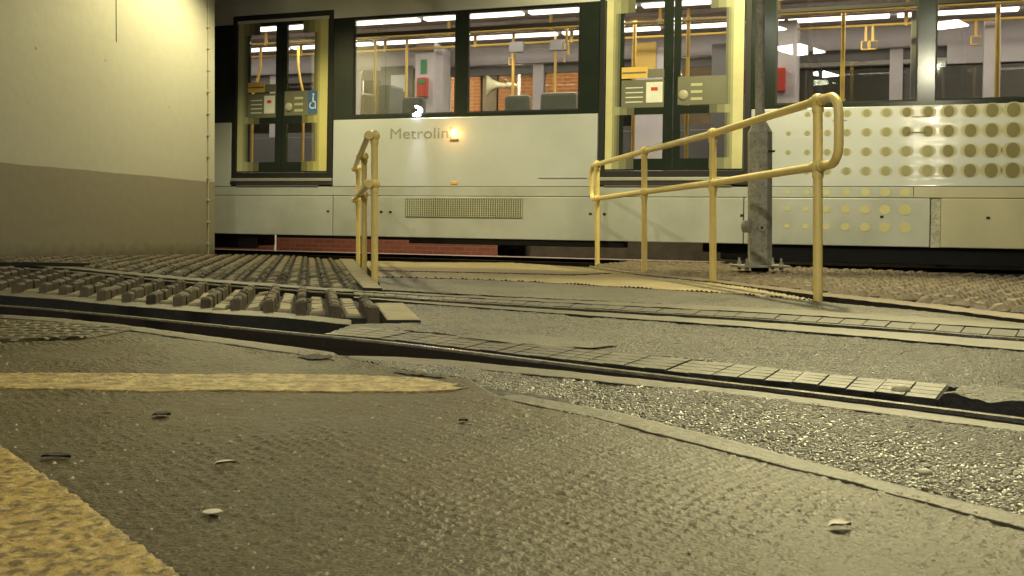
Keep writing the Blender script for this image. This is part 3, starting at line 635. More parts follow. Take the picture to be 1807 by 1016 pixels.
ls = bpy.data.lights.new('added_streak_spot', 'SPOT'); ls.energy = 26; ls.color = (.78, .80, 1); ls.spot_size = .42; ls.spot_blend = 1; ls.shadow_soft_size = .03  # added spot, draws the pale streak down the side panel
lq = bpy.data.objects.new('added_streak_spot', ls); link(lq, tram); lq.location = (2.985, -.16, 2.02); lq.rotation_euler = Vector((0.02, .15, -1)).to_track_quat('-Z', 'Y').to_euler()
# lettering
def text(s, u_, v_, size, m, parent, wdt=None, w=-.003, bold=.0):
    c = bpy.data.curves.new('lettering', 'FONT'); c.body = s; c.size = size; c.extrude = .0008; c.offset = bold; c.space_character = 1.02
    o = bpy.data.objects.new('lettering_tmp', c); COL.objects.link(o); bpy.context.view_layer.update()
    me = bpy.data.meshes.new_from_object(o.evaluated_get(bpy.context.evaluated_depsgraph_get())); bpy.data.objects.remove(o)
    n_ = np.zeros(len(me.vertices)*3); me.vertices.foreach_get('co', n_); n_ = n_.reshape(-1, 3)
    s_ = 1 if not wdt else wdt/(n_[:, 0].max()-n_[:, 0].min())
    n2 = np.stack([u_+n_[:, 0]*s_, w-n_[:, 2], v_+n_[:, 1]], 1); me.vertices.foreach_set('co', n2.ravel()); me.update()
    me.materials.clear(); me.materials.append(m); return link(bpy.data.objects.new('lettering', me), parent)
text('Metrolink', 2.60, 1.49, .19, M['letter'], tram, wdt=.93)
# livery dots
dk, hl, yl, pl, h3 = MB(), MB(), MB(), MB(), MB()
cols = [7.30, 7.49, 7.69, 7.90, 8.10, 8.30, 8.50, 8.70, 8.91, 9.11, 9.32, 9.52, 9.72, 9.93, 10.14, 10.35, 10.56, 10.77, 10.98, 11.2, 11.42, 11.64, 11.86]
for i, u_ in enumerate(cols):
    for j, v_ in enumerate((1.675, 1.47, 1.262, 1.055)):
        r = .016+.0048*i+.0015*j
        if i < 2 and j in (0, 3): continue
        r = min(r, .092)
        (dk if i+(j < 2)*2 > 8 else pl).disc((u_, v_), r*.86, r, w=-.0028)
        hl.disc((u_, v_), r*1.22, r*1.06, w=-.0014); h3.disc((u_, v_), r*1.5, r*1.12, w=-.0007)
for i, u_ in enumerate(cols[:8]):
    for j, v_ in enumerate((.828, .642, .455)):
        r = min(.020+.0052*i, .07)
        if j == 0: yl.disc((u_, v_), r, min(r, .045), w=.0022-.0008)
        else: yl.disc((u_, v_), r*1.1, r, w=-.0008)
hl.build('livery_dot_edges', M['halo'], tram); h3.build('livery_dot_edges', M['halo2'], tram); dk.build('livery_dots', M['dot'], tram); pl.build('livery_dots', M['dotpale'], tram); yl.build('livery_dots', M['doty'], tram)
# doors
def door(a, b):
    ro = TB('door_surround', [((a, -.006, 1.0), (a+.07, .05, 3.17)), ((b-.07, -.006, 1.0), (b, .05, 3.17)), ((a+.07, -.006, 3.10), (b-.07, .05, 3.17)), ((a+.07, -.006, 1.0), (b-.07, .05, 1.07))], M['rubber'], .006)
    TB('door_sill', [((a, -.03, .955), (b, .06, .996))], M['alu'], .006); TBm('door_sill', [((a+.08, -.006, .890), (b-.2, .05, .905)), ((a, .004, .912), (b, .05, .95))], M['ing'])
    mid = (a+b)/2
    for side, (p, q) in enumerate(((a+.075, mid-.004), (mid+.004, b-.075))):
        w_ = q-p
        if side == 0: g0, g1 = p+w_*.27, q-w_*.14
        else: g0, g1 = p+w_*.10, q-w_*.26
        d = TB('door', [((p, .008, 1.075), (g0, .045, 3.095)), ((g1, .008, 1.075), (q, .045, 3.095)), ((g0, .008, 3.02), (g1, .045, 3.095)), ((g0, .008, 1.72), (g1, .045, 1.81)), ((g0, .008, 1.075), (g1, .045, 1.21))], M['black'], .0)
        TB('pane', [((g0, .022, 1.81), (g1, .028, 3.02))], M['glass'], 0, d); TB('pane', [((g0, .022, 1.21), (g1, .028, 1.72))], M['glass'], 0, d)
        # edge film: solid bar, then rows of fine stripes fading inwards
        e0, e1 = (p+.008, p+.088) if side == 0 else (q-.125, q-.01)
        yc = M['bright'] if a > 3 else (M['paleyel'] if side == 0 else M['yel'])
        fm = MB(); fm.box((e0, .0045, 1.09), (e1, .0078, 3.085))
        fm.build('edge_film', yc, d)
        for q_, fade in ((0, 'a'), (1, 'b'), (2, 'c')):
            b_ = MB()
            for (v0, v1, L_) in ((1.09, 1.215, .26), (1.215, 1.72, .085), (1.72, 1.815, .26), (1.815, 2.90, .085), (2.90, 3.085, .26)):
                a0, a1 = L_*q_/3, L_*(q_+1)/3
                if side == 0: b_.box((e1+a0, .0050, v0), (min(e1+a1, mid-.1), .0076, v1))
                else: b_.box((max(e0-a1, mid+.1), .0050, v0), (e0-a0, .0076, v1))
            b_.build('film_halftone', M[('pale' if side == 0 or a > 3 else 'deep')+fade], d)
        if side == 0:
            TB('sticker', [((g0-.02, .0035, 1.80), (g1+.01, .0070, 2.12))], M['greysign'], 0, d)
            TB('sticker', [((g0-.02, .0035, 2.14), (g0+(g1-g0)*.6, .0070, 2.27))], M['amberst'], 0, d)
            TB('sticker', [((g0-.01, .0015, 2.195), (g0+(g1-g0)*.57, .0033, 2.215))], M['ing'], 0, d)
            TB('sticker', [((g0+(g1-g0)*.62, .0035, 2.14), (g1+.01, .0070, 2.24))], M['greysign'], 0, d)
            TB('sticker', [((g0+(g1-g0)*.58, .0012, 1.855), (g1-.005, .0033, 2.09))], M['paper'], .001, d)
            TB('sticker', [((g0+(g1-g0)*.70, -.0006, 1.99), (g1-.06, .0010, 2.03))], M['red'], 0, d)
            lt = TB('sticker', [((g0+.03+.12*(k % 1), .0015, 1.86+k*.055), (g0+(g1-g0)*.5, .0033, 1.872+k*.055)) for k in range(4)], M['paper'], 0, d)
        else:
            TB('sticker', [((g0-.03, .0035, 1.82), (g1+.01, .0070, 2.14))], M['greysign'], 0, d)
            TB('sticker', [((g0+.12, .0015, 1.87+k*.08), (g0+.25, .0033, 1.90+k*.08)) for k in range(3)], M['paleyel'], 0, d)
            bt = MB(); bt.ball((g0+.035, 0, 1.93), .058, 1.0); bo = bt.build('door_button', M['horn'], d); bo.scale = (1, .3, 1)
            if a < 3:
                wh = TB('sticker', [((g1-.115, .0010, 1.845), (g1+.02, .0033, 2.13))], M['blue'], 0, d)
                ic = MB(); ic.disc((g1-.035, 2.085), .014, .016, 12, -.0008); ic.box((g1-.05, -.0008, 1.985), (g1-.030, .0006, 2.06)); ic.box((g1-.05, -.0008, 1.985), (g1-.005, .0006, 2.0)); ic.box((g1-.012, -.0008, 1.90), (g1-.0, .0006, 1.985))
                for k in range(14):
                    t0 = PI*.6+k*PI*1.2/14; t1 = t0+PI*1.2/14
                    c_ = (g1-.05, 1.945); ic.add([(c_[0]+rr*math.cos(t), -.0008, c_[1]+rr*math.sin(t)) for rr, t in ((.032, t0), (.045, t0), (.045, t1), (.032, t1))], [(0, 1, 2, 3)])
                ic.build('wheelchair_symbol', M['paper'], d)
for a, b in doors: door(a, b)
# underframe, bogies
TB('underframe', [((U0, .10, .252), (U1, 2.55, .36))], M['under'])
TBm('underframe', [((.9, .09, .215), (2.85, .24, .25)), ((2.85, .09, .175), (5.65, .24, .25))], M['under'], .01)
for c in (-2.0, 8.2):
    bo = TB('bogie', [((c-1.7, .40, .14), (c+1.7, .55, .30)), ((c-.5, .38, .10), (c+.5, .50, .24)), ((c-1.5, .45, .06), (c+1.5, 2.2, .22))], M['under'], .02)
    for s_ in (-.9, .9):
        wm = MB(); wm.tube([(c+s_, .57, .335-.0), (c+s_, .70, .335)], .30, 28); wm.tube([(c+s_, .55, .335), (c+s_, .57, .335)], .20, 24); wh = wm.build('wheel', M['under'], bo)
        hm = MB(); hm.tube([(c+s_, .50, .30), (c+s_, .56, .30)], .07, 16); hm.build('axle_cap', M['galv'], wh)
TBm('bogie_skirt', [((7.3, .16, .06), (U1, .20, .25)), ((U0, .16, .06), (.55, .20, .25))], M['under'], .01)
# far side of the body
TB('far_side_panel', [((U0, 2.59, .25), (U1, 2.65, 1.79))], M['body'])
fw = [U0, -5.2]
pil = [-4.0, -2.4, -.8, .7, 2.2, 3.7, 5.3, 6.8, 8.6, 10.2, 11.8, 13.4]
TBm('far_window_pillar', [((p-.08, 2.56, 1.79), (p+.08, 2.65, 3.06)) for p in pil], M['inw'])
TB('far_cant_panel', [((U0, 2.52, 2.80), (U1, 2.585, 3.06))], M['inw'])
TBm('far_window_frame', [((U0, 2.598, 2.66), (U1, 2.64, 2.80)), ((U0, 2.598, 1.795), (U1, 2.64, 1.86))], M['ing'])
TB('pane', [((U0, 2.615, 1.861), (U1, 2.62, 2.659))], M['farglass'])
# interior
TB('floor', [((U0, .062, .90), (U1, 2.588, .99))], M['floorin'])
TB('interior_lining', [((U0, 2.555, 1.0), (U1, 2.588, 1.78))], M['ing'])
TB('ceiling', [((U0, .075, 3.12), (U1, 2.575, 3.15))], M['ceil'])
TB('duct_cover', [((U0, 1.0, 3.06), (U1, 1.65, 3.118))], M['ceil'], .015)
for w0 in (.52, 1.93):
    st = MB(); u_ = U0+.1
    while u_ < U1-1.4: st.box((u_, w0, 3.085), (u_+1.36, w0+.13, 3.118), .01); u_ += 1.45
    st.build('ceiling_light', M['strip'], tram)
rb = MB(); rb.tube([(U0, .86, 2.955), (U1, .86, 2.955)], .017, 10); rb.tube([(U0, 1.78, 2.955), (U1, 1.78, 2.955)], .017, 10)
for k in range(15):
    for w_ in (.86, 1.78): rb.tube([(-5.5+k*1.42, w_, 2.93), (-5.5+k*1.42, w_, 3.12)], .024, 8)
rb.build('grab_rail', M['pole'], tram)
def pole(px, py=150, w_=.9, bend=0, r=.02):
    u_, _ = TP(px, py, w_); m = MB()
    if bend: m.tube([(u_+bend, w_, 3.0), (u_+bend, w_, 2.72), (u_+bend*.6, w_, 2.5), (u_, w_, 2.30), (u_, w_, 1.0)], r, 12)
    else: m.tube([(u_, w_, 3.1), (u_, w_, 1.0)], r, 12)
    return m.build('grab_pole', M['pole'], tram)
pole(432, 150, 1.0); pole(446, 150, 1.3, .13); pole(536, 150, 1.4, -.10); pole(661, 150, .95); pole(717, 150, 1.55)
pole(1213, 150, .9, 0, .024); pole(1487, 120, 1.1, 0, .026); pole(1760, 100, 1.0, 0, .026); pole(905, 150, 1.75); pole(1117, 250, 1.2, 0, .024); pole(980, 100, 2.1)
def strap(px, w_=.86):
    u_, _ = TP(px, 60, w_); m = MB(); m.box((u_-.015, w_-.012, 2.76), (u_+.015, w_+.012, 2.95)); m.tube([(u_-.05, w_, 2.66), (u_-.05, w_, 2.76), (u_+.05, w_, 2.76), (u_+.05, w_, 2.66), (u_-.05, w_, 2.66)], .012, 8)
    return m.build('strap', M['pole'], tram)
for px in (905, 1003, 1528, 1540, 1722): strap(px, 1.78)
for px in (565, 1000): strap(px, .86)
# cabinets / partitions
def cabinet(p0, p1, w_, v0, v1, m, dep=.12):
    a = TP(p0, 150, w_)[0]; b = TP(p1, 150, w_)[0]; return TB('partition', [((a, w_, v0), (b, w_+dep, v1))], m, .01)
cb = cabinet(732, 765, 1.9, 1.0, 3.06, M['inw'], .5); cabinet(768, 780, 2.0, 1.0, 3.0, M['inw'], .3)
u_, v_ = TP(747, 152, 1.88); TB('extinguisher_box', [((u_-.08, 1.82, v_-.16), (u_+.08, 1.895, v_+.12))], M['red'], .01, cb); TB('screen', [((u_-.05, 1.812, v_+.03), (u_+.05, 1.822, v_+.09))], M['green'], 0, cb)
u_, v_ = TP(747, 117, 1.88); TB('notice', [((u_-.045, 1.885, v_-.10), (u_+.045, 1.898, v_+.10))], M['green'], 0, cb)
u_, v_ = TP(702, 147, 2.5); TB('notice', [((u_-.12, 2.5, v_-.13), (u_+.12, 2.51, v_+.13))], M['paper'])
u_, v_ = TP(702, 130, 2.5); TB('partition', [((u_-.30, 2.515, 1.3), (u_+.25, 2.55, v_+.12))], M['ing'])
cb = cabinet(1368, 1405, 1.7, 1.0, 3.06, M['inw'], .5); u_, v_ = TP(1378, 140, 1.68); TB('extinguisher_box', [((u_-.06, 1.60, v_-.16), (u_+.06, 1.695, v_+.14))], M['red'], .01, cb)
cabinet(1115, 1172, 2.3, 1.0, 2.9, M['inw'], .1); u_, v_ = TP(1140, 98, 2.28); TB('poster', [((u_-.20, 2.27, v_-.24), (u_+.14, 2.29, v_+.18))], M['amberst'])
cabinet(1255, 1285, 2.2, 1.0, 2.9, M['ing'], .1)
cabinet(1606, 1618, .5, 1.7, 2.85, M['inw'], .06)
cabinet(1735, 1765, 2.0, 1.0, 3.0, M['inw'], .1); TB('far_cant_panel', [((9.2, 2.46, 2.55), (U1, 2.515, 2.81))], M['inw'])
def seat(px0, px1, top, w_, m, dep=.10):
    a = TP(px0, top, w_)[0]; b, t = TP(px1, top, w_)
    s_ = TB('seat', [((a, w_, 1.45), (b, w_+dep, t))], m, .045); TB('seat_cushion', [((a, w_-.42, 1.40), (b, w_, 1.48))], M['seat'], .03, s_); return s_
seat(665, 688, 147, .6, M['seat'], .45); seat(708, 746, 170, .5, M['seat'], .14); seat(889, 935, 166, .45, M['seatback']); seat(952, 1018, 161, .45, M['seatback'])
mb = MB(); a = TP(636, 200, .5); b = TP(640, 167, .5); c = TP(662, 170, .5)
mb.tube([(a[0], .5, 1.5), (b[0], .5, b[1]-.03), (b[0]+.03, .5, b[1]), (c[0], .5, c[1])], .022, 10); mb.build('seat_handle', M['pole'], tram)
TBm('display_screen', [((TP(898, 70, 1.6)[0], 1.6, 2.80), (TP(924, 70, 1.6)[0], 1.65, 2.95)), ((TP(970, 65, 1.6)[0], 1.6, 2.80), (TP(1000, 65, 1.6)[0], 1.65, 2.95))], M['ing'], .01)
for u_ in (-1.5, 1.0, 3.2, 5.0, 6.2, 8.4, 10.5, 13):
    l_ = bpy.data.lights.new('saloon_light', 'AREA'); l_.shape = 'RECTANGLE'; l_.size = 1.6; l_.size_y = .3; l_.energy = 26; l_.color = (1, .88, .80)
    q = bpy.data.objects.new('saloon_light', l_); link(q, tram); q.location = (u_, 1.3, 3.05)

# ------------------------------------------------------------------ beyond the tram
pw = MB(); pw.box((-7, 3.6, -.3), (2.75, 3.9, .80)); o = pw.build('platform_wall', M['redbrick']); o.matrix_world = TM
tag(o, 'low red brick wall seen in the gap beneath the tram', 'wall')
cop = MB(); cop.box((-7, 3.605, .80), (16, 3.95, .88), .01); cop.build('coping', M['concrete'], o)
pc = MB(); pc.box((2.76, 3.61, -.3), (16, 3.9, .79)); o = pc.build('platform_wall', M['concrete']); o.matrix_world = TM
tag(o, 'pale concrete wall beneath the tram between grey cabinet and bogie', 'wall')
seg('platform', -7, 16, 3.91, 9, -.3, .86, M['outgrey'])
u_, v_ = TP(900, 450, 2.4)
cbn = empty('trackside_cabinet'); cbn.matrix_world = TM; tag(cbn, 'small grey trackside box on the ground under the tram', 'box')
TB('casing', [((u_-.20, 2.4, -.02), (u_+.24, 2.65, .17)), ], M['box'], .008, cbn); TB('lid', [((u_-.16, 2.37, .10), (u_+.12, 2.398, .125)), ((u_-.22, 2.38, .172), (u_+.26, 2.67, .185))], M['galv'], .003, cbn); TB('door', [((u_-.03, 2.385, -.01), (u_+.07, 2.398, .07))], M['under'], 0, cbn)
mk = MB(); a = TP(485, 440, 2.9); mk.tube([(a[0], 2.9, -.1), (a[0], 2.9, .5)], .022, 10); mk2 = MB(); mk2.tube([(a[0], 2.9, .22), (a[0], 2.9, .30)], .024, 10)
o = mk.build('marker_post', M['paper']); o.matrix_world = TM; tag(o, 'thin white marker post below the left door of the tram', 'post'); mk2.build('band', M['under'], o)
# buildings beyond
bl = empty('brick_building'); bl.matrix_world = TM; tag(bl, 'orange brick building seen through the tram windows above the seats', 'building')
def BB(name, bs, m, par=bl):
    mb = MB()
    for a, b in bs: mb.box(a, b)
    return mb.build(name, m, par)
BB('wall', [((-9, 9.0, .8), (0.0, 9.3, 4.6))], M['outgrey'])
def bx_(p0, p1, y0, y1, w_): a = TP(p0, y1, w_); b = TP(p1, y0, w_); return ((a[0], w_, a[1]), (b[0], w_+.25, b[1]))
BB('wall', [bx_(780, 848, 120, 260, 8.7), bx_(878, 1030, 85, 260, 8.7)], M['brick'])
BB('door', [bx_(849, 877, 128, 260, 8.75)], M['ing'])
BB('canopy', [bx_(770, 990, 92, 128, 7.9)], M['outgrey'])
BB('wall', [((4.0, 9.0, .8), (22, 9.3, 4.2))], M['outgrey']); BB('fascia', [((6.0, 8.7, 3.55), (22, 8.9, 4.3))], M['inw'])
hp = TP(878, 150, 3.3)
hs = empty('horn_loudspeaker'); hs.matrix_world = TM @ Matrix.Translation((hp[0], 3.3, hp[1])); tag(hs, 'cream horn loudspeaker seen through the tram window facing left', 'loudspeaker')
hm = MB(); hm.tube([(-.17, 0, 0), (-.165, 0, 0), (-.13, 0, 0), (-.08, 0, 0), (0, 0, 0), (.10, 0, 0), (.17, 0, 0)], .1, 24, False, [.19, .185, .135, .09, .055, .036, .04]); a = hm.build('horn', M['horn'], hs); a.rotation_euler = (0, 0, .35)
hm = MB(); hm.tube([(.15, 0, 0), (.27, 0, 0)], .05, 16); hm.tube([(.16, 0, .07), (-.05, 0, .20), (.3, 0, .20)], .008, 8); a = hm.build('driver', M['horn'], hs); a.rotation_euler = (0, 0, .35)
hm = MB(); hm.tube([(.32, .1, -hp[1]+.8), (.32, .1, .45)], .028, 12); hm.tube([(.22, .02, 0), (.32, .1, 0)], .015, 8); hm.build('bracket_post', M['inw'], hs)

# ------------------------------------------------------------------ left wall
wc = Vector((-3.64, 12.5, 0)); wdv = Vector((-.252, -.968, 0)).normalized(); wn = Vector((-.968, .252, 0)).normalized()
wl = empty('retaining_wall', wc); wl.rotation_euler = (0, 0, math.atan2(wdv.y, wdv.x)); tag(wl, 'tall cream painted wall with darker lower band at the left', 'wall')
bm = MB(); bm.box((-.0, -2.2, -.3), (11.5, 0, 5.6), .01); bm.build('wall_face', M['wall'], wl)
def wallx(px):
    r = Vector(((px-CX)/F, 1)); A_ = Vector((wc.x, wc.y)); D = Vector((wdv.x, wdv.y)); t = (A_.x*D.y-A_.y*D.x)/(r.x*D.y-r.y*D.x); q = r*t-A_; return q.dot(D)
cx_ = wallx(366); mb = MB(); rr = random.Random(2)
mb.tube([(cx_+rr.uniform(-.004, .004), .012, .08+k*.14) for k in range(40)], .009, 8)
cbl = mb.build('cable', M['horn'], wl)
mb = MB()
for k in range(20): z = .22+k*.262; mb = MB(); mb.box((cx_-.022, -.001, z), (cx_+.022, .026, z+.022), .004); mb.build('cable_clip', M['galv'], wl)
mb = MB(); sx = wallx(205); mb.tube([(sx, .001, 2.35), (sx+.004, .001, 3.0), (sx, .001, 3.6), (sx+.003, .001, 5.5)], .005, 6); mb.build('render_crack', M['darkbits'], wl)

# ------------------------------------------------------------------ guard rails
def guard(pts, label, off=0.0, h=1.07, mid=.715, loop0=True, loop1=True):
    g = empty('guard_rail', (pts[-1][0], pts[-1][1], 0)); b = Vector(g.location); tag(g, label, 'handrail', 'yellow tubular handrails beside the crossing')
    Q = [Vector((x, y, float(gz(x, y)))) - b for x, y in pts]; R = .0255
    for q in Q:
        m = MB(); m.tube([q+Vector((0, 0, -.05)), q+Vector((0, 0, h))], R, 16); m.build('post', M['railpaint'], g)
    ov = Vector((off, 0, 0))
    def end(i, j, L_):
        d = (Q[i]-Q[j]); d.z = 0; return Q[i]+d.normalized()*L_
    for hh, nm in ((h, 'top_rail'), (mid, 'middle_rail')):
        m = MB(); m.tube([q+ov+Vector((0, 0, hh)) for q in Q], R*.95, 16); m.build(nm, M['railpaint'], g)
        for q in Q:
            m = MB(); m.ball(q+Vector((0, 0, hh)), .041, 1.0)
            if off: m.ball(q+ov+Vector((0, 0, hh)), .034, 1.0)
            d = (Q[-1]-Q[0]).normalized(); c = q+ov+Vector((0, 0, hh)); m.tube([c-d*.06, c+d*.06], .031, 14); m.tube([q+Vector((0, 0, hh-.062)), q+Vector((0, 0, hh-.01))], .031, 14); m.build('joint', M['railpaint'], g)
    def loop(i, j, L_):
        a = Q[i]+ov; e = end(i, j, L_)+ov; s = (e-a)
        pts_ = [a+Vector((0, 0, h))]
        c1 = .10
        for k in range(7):
            t = k/6*PI/2; pts_.append(a+s*((L_-c1)/L_+c1/L_*math.sin(t))+Vector((0, 0, h-c1+c1*math.cos(t))))
        for k in range(7):
            t = k/6*PI/2; pts_.append(a+s*((L_-c1)/L_+c1/L_*math.cos(t))+Vector((0, 0, mid+c1-c1*math.sin(t))))
        pts_.append(a+Vector((0, 0, mid))); m = MB(); m.tube(pts_, R*.95, 16); m.build('end_loop', M['railpaint'], g)
    if loop0: loop(0, 1, .26)
    if loop1: loop(-1, -2, .26)
guard([(.885, 10.58), (1.152, 8.88), (1.442, 7.32), (1.655, 5.52)], 'long yellow handrail with four posts, right of the crossing')
guard([(-1.76, 11.67), (-1.39, 9.60), (-1.009, 7.49)], 'yellow handrail with three posts seen end-on, left of the crossing', off=-.045, loop0=False, loop1=False)

# ------------------------------------------------------------------ steel pole
px_, py_ = (1341-CX)*8.45/F, 8.45
pl_ = empty('lamp_post', (px_, py_, 0)); tag(pl_, 'galvanised steel post with wide base bolted down among the cobbles', 'lamp post')
def octo(r0, z0, r1, z1, mb, n=8):
    V = [(r*math.cos(2*PI*(k+.5)/n), r*math.sin(2*PI*(k+.5)/n), z) for r, z in ((r0, z0), (r1, z1)) for k in range(n)]
    mb.add(V, [(k, (k+1) % n, n+(k+1) % n, n+k) for k in range(n)]+[tuple(range(n-1, -1, -1)), tuple(range(n, 2*n))])
m = MB(); octo(.098, .094, .100, .9, m); octo(.100, .9, .100, 1.19, m); octo(.100, 1.19, .042, 1.30, m); m.build('base_tube', M['galv'], pl_)
m = MB(); octo(.039, 1.29, .034, 6.4, m, 12); m.build('shaft', M['galv'], pl_)
m = MB(); m.box((-.20, -.20, .075), (.20, .20, .093), .003); m.build('base_plate', M['galv'], pl_)
m = MB(); m.tube([(0, 0, -.02), (0, 0, .074)], .072, 20); m.build('foundation_stub', M['under'], pl_)
for sx, sy in ((-.14, -.14), (.14, -.14), (-.14, .14), (.14, .14)):
    m = MB(); m.tube([(sx, sy, .05), (sx, sy, .15)], .010, 10); m.tube([(sx, sy, .095), (sx, sy, .115)], .019, 6); m.tube([(sx, sy, .055), (sx, sy, .073)], .018, 6); m.build('anchor_bolt', M['galv'], pl_)
m = MB(); m.tube([(-.015, -.095, .40), (-.015, -.125, .40)], .030, 18); m.tube([(-.015, -.125, .40), (-.015, -.127, .40)], .012, 12); m.tube([(-.13, .0, .41), (-.08, -.05, .41)], .050, 18); m.build('cable_gland', M['galv'], pl_)
m = MB(); m.box((.05, -.1015, 1.02), (.1, -.07, 1.035)); m.build('door_seam', M['under'], pl_)
m = MB(); m.tube([(-.015, -.1275, .40), (-.015, -.1285, .40)], .011, 12); m.build('gland_hole', M['rubber'], pl_)
# lantern on this post, above the frame
m = MB(); m.tube([(0, 0, 6.38), (0, -.2, 6.55), (0, -.7, 6.6)], .03, 12); m.build('arm', M['galv'], pl_)
m = MB(); m.box((-.16, -1.25, 6.56), (.16, -.65, 6.66), .03); m.build('lantern', M['galv'], pl_)
m = MB(); m.box((-.12, -1.2, 6.545), (.12, -.72, 6.559)); m.build('lantern_lens', M['lampw'], pl_)

def spot(loc, tgt, power, size=.10, ang=2.5, name='lamp_fill_spot', parent=None, col=LAMPC, blend=.5):
    l_ = bpy.data.lights.new(name, 'SPOT'); l_.energy = power; l_.color = col; l_.spot_size = ang; l_.spot_blend = blend; l_.shadow_soft_size = size
    k = bpy.data.objects.new(name, l_); link(k, parent); k.location = loc
    d = Vector(tgt)-Vector(loc); k.rotation_euler = d.to_track_quat('-Z', 'Y').to_euler(); return k
# ------------------------------------------------------------------ lamps reflected in the tram windows (they stand behind the camera)
C0 = Vector((0, 0, HC))
def mirror(px, py, z):
    r = Vector(((px-CX)/F, 1, -(py-HOR)/F)); t = (z-HC)/r.z; q = C0+r*t; d = (q-O).dot(Wv); return q-Wv*2*d
def lamp(px, py, z, sx, sy, m, label, power=0, col=(1, .95, .75), tilt=0):
    q = mirror(px, py, z); e = empty('street_lamp', (q.x, q.y, 0)); tag(e, label, 'street lamp', 'lamps behind the camera, mirrored in the tram windows')
    mb = MB(); mb.tube([(0, -1.2, -.1), (0, -1.2, z-.2), (0, -1.1, z+.1), (0, .0, z+.16)], .05, 12); mb.build('pole', M['under'], e)
    mb = MB(); mb.box((-sx/2-.05, -sy/2-.05, z+.02), (sx/2+.05, sy/2+.05, z+.12), .02); mb.build('housing', M['under'], e)
    mb = MB(); mb.box((-sx/2, -sy/2, z-.0), (sx/2, sy/2, z+.018), .005); mb.build('lens', m, e)
    if power:
        l_ = bpy.data.lights.new('lamp_fill_spot', 'SPOT'); l_.energy = power; l_.color = col; l_.spot_size = 2.6; l_.spot_blend = .6; l_.shadow_soft_size = .12
        k = bpy.data.objects.new('lamp_fill_spot', l_); link(k, e); k.location = (0, .0, z-.15)
        d = Vector((-1, 9, .6))-Vector((q.x, q.y, z)); k.rotation_euler = d.to_track_quat('-Z', 'Y').to_euler()
    return e

e = empty('street_lamp', (-2.3, -10, 0)); tag(e, 'street lamp on a tall post behind the camera at the left', 'street lamp')
mb = MB(); mb.tube([(0, -.9, -.1), (0, -.9, 5.2), (0, -.7, 5.5), (0, .1, 5.55)], .05, 12); mb.build('pole', M['galv'], e)
mb = MB(); mb.box((-.15, -.3, 5.46), (.15, .35, 5.56), .02); mb.build('housing', M['galv'], e)
mb = MB(); mb.box((-.11, -.25, 5.44), (.11, .3, 5.459)); mb.build('lens', M['lampw'], e)
spot((0, .0, 5.38), (1.6, 13, 1.2), 2300, .10, .62, blend=.8, parent=e, col=(1, .93, .66))
lamp(1408, 88, 4.5, .72, 1.3, M['lampw'], 'large rectangular lamp mirrored in the window right of the post')
lamp(1453, 131, 4.5, .45, .9, M['lampw'], 'smaller lamp mirrored low in the window right of the post')
lamp(1358, 50, 4.6, .45, .6, M['lampw'], 'lamp mirrored just beside the steel post')
lamp(1668, 44, 4.5, .7, .7, M['lampw'], 'lamp mirrored in the far right tram window')
# spots above the frame that light the crossing, then spots beyond the tram
spot((px_+.25, py_-1.0, 4.3), (1.2, 4.6, 0), 1250, .1, 1.75, blend=1.0)
spot((px_+.2, py_+.5, 4.4), (2.6, 11.4, 1.4), 800, .1, 1.9)
spot((3.0, 5.6, 4.0), (1.3, 3.1, 0), 600, .12, 1.0, blend=1.0)  # added spot with no lantern, brightens the ground at the right
spot((-2.75, 11.3, 4.1), (-2.6, 10.6, 0), 460, .1, 2.3)
spot(TW(12, 5.5, 3.9), TW(11, 9, 2.6), 900, .1, 2.7, col=(1, .88, .76))  # added spot, brightens the grey wall behind the right windows
spot(TW(-1.5, 6.5, 3.6), TW(1, 9, 2), 900, .1, 2.6, col=(1, .7, .4))
spot(TW(4.5, 6.0, 3.9), TW(1.5, 9, 2), 900, .1, 2.6, col=(1, .65, .35))
for uu in (1.0, 3.4, 5.8): spot(TW(uu, 2.85, 3.0), TW(uu, 3.4, 0), 170, .2, 2.9, col=(1, .86, .64))  # added spots behind the tram, brighten the low wall in the gap beneath

# ------------------------------------------------------------------ painted lines and litter on the paving
yl1 = rough_poly(P((-250, 659), (0, 660), (300, 661), (600, 664), (735, 667), (830, 684), (800, 691), (600, 692), (300, 691), (0, 687), (-250, 686)), .04, .004)
sheet('yellow_line', yl1, .009, lambda x, y: .0026+zfore(x, y)+.0012*stones(x, y, .03), M['yline'], skirt=.008, skm=M['yline'])
ylb = rough_poly(P((-260, 700), (0, 790), (60, 832), (120, 872), (190, 925), (250, 968), (312, 1016), (360, 1060))+[(-.42, .55), (-1.4, .55)], .012, .0022, 8)
sheet('yellow_line', ylb, .0055, lambda x, y: .0030+zfore(x, y)+.0035*stones(x, y, .018)+.001*fbm(x, y, 55, 3), M['yline2'], skirt=.008, skm=M['yline2'])
def leaf(px, py, l, w_, rot, label, m, curl=.0015, name='fallen_leaf', cat='leaf'):
    x, y = at(px, py); e = MB(); n_ = 8; V = []; 
    for i in range(n_+1):
        t = i/n_; s_ = math.sin(PI*t)**.8*w_/2
        for k in (-1, 0, 1): V.append(((t-.5)*l, k*s_, .004+curl*math.sin(PI*t)+(.003*abs(k))*(1 if s_ > 0 else 0)))
    Fc = []
    for i in range(n_):
        for k in (0, 1): Fc.append((i*3+k, (i+1)*3+k, (i+1)*3+k+1, i*3+k+1))
    V2 = [(a, b, c-.0015) for a, b, c in V]; n3 = len(V); Fc += [tuple(q+n3 for q in f[::-1]) for f in Fc]
    o = mesh(name, V+V2, Fc, m, None, True); o.location = (x, y, 0); o.rotation_euler = (0, 0, rot); tag(o, label, cat); return o
leaf(397, 822, .034, .012, .5, 'pale curled leaf lying on the paving left of centre', M['stone'])
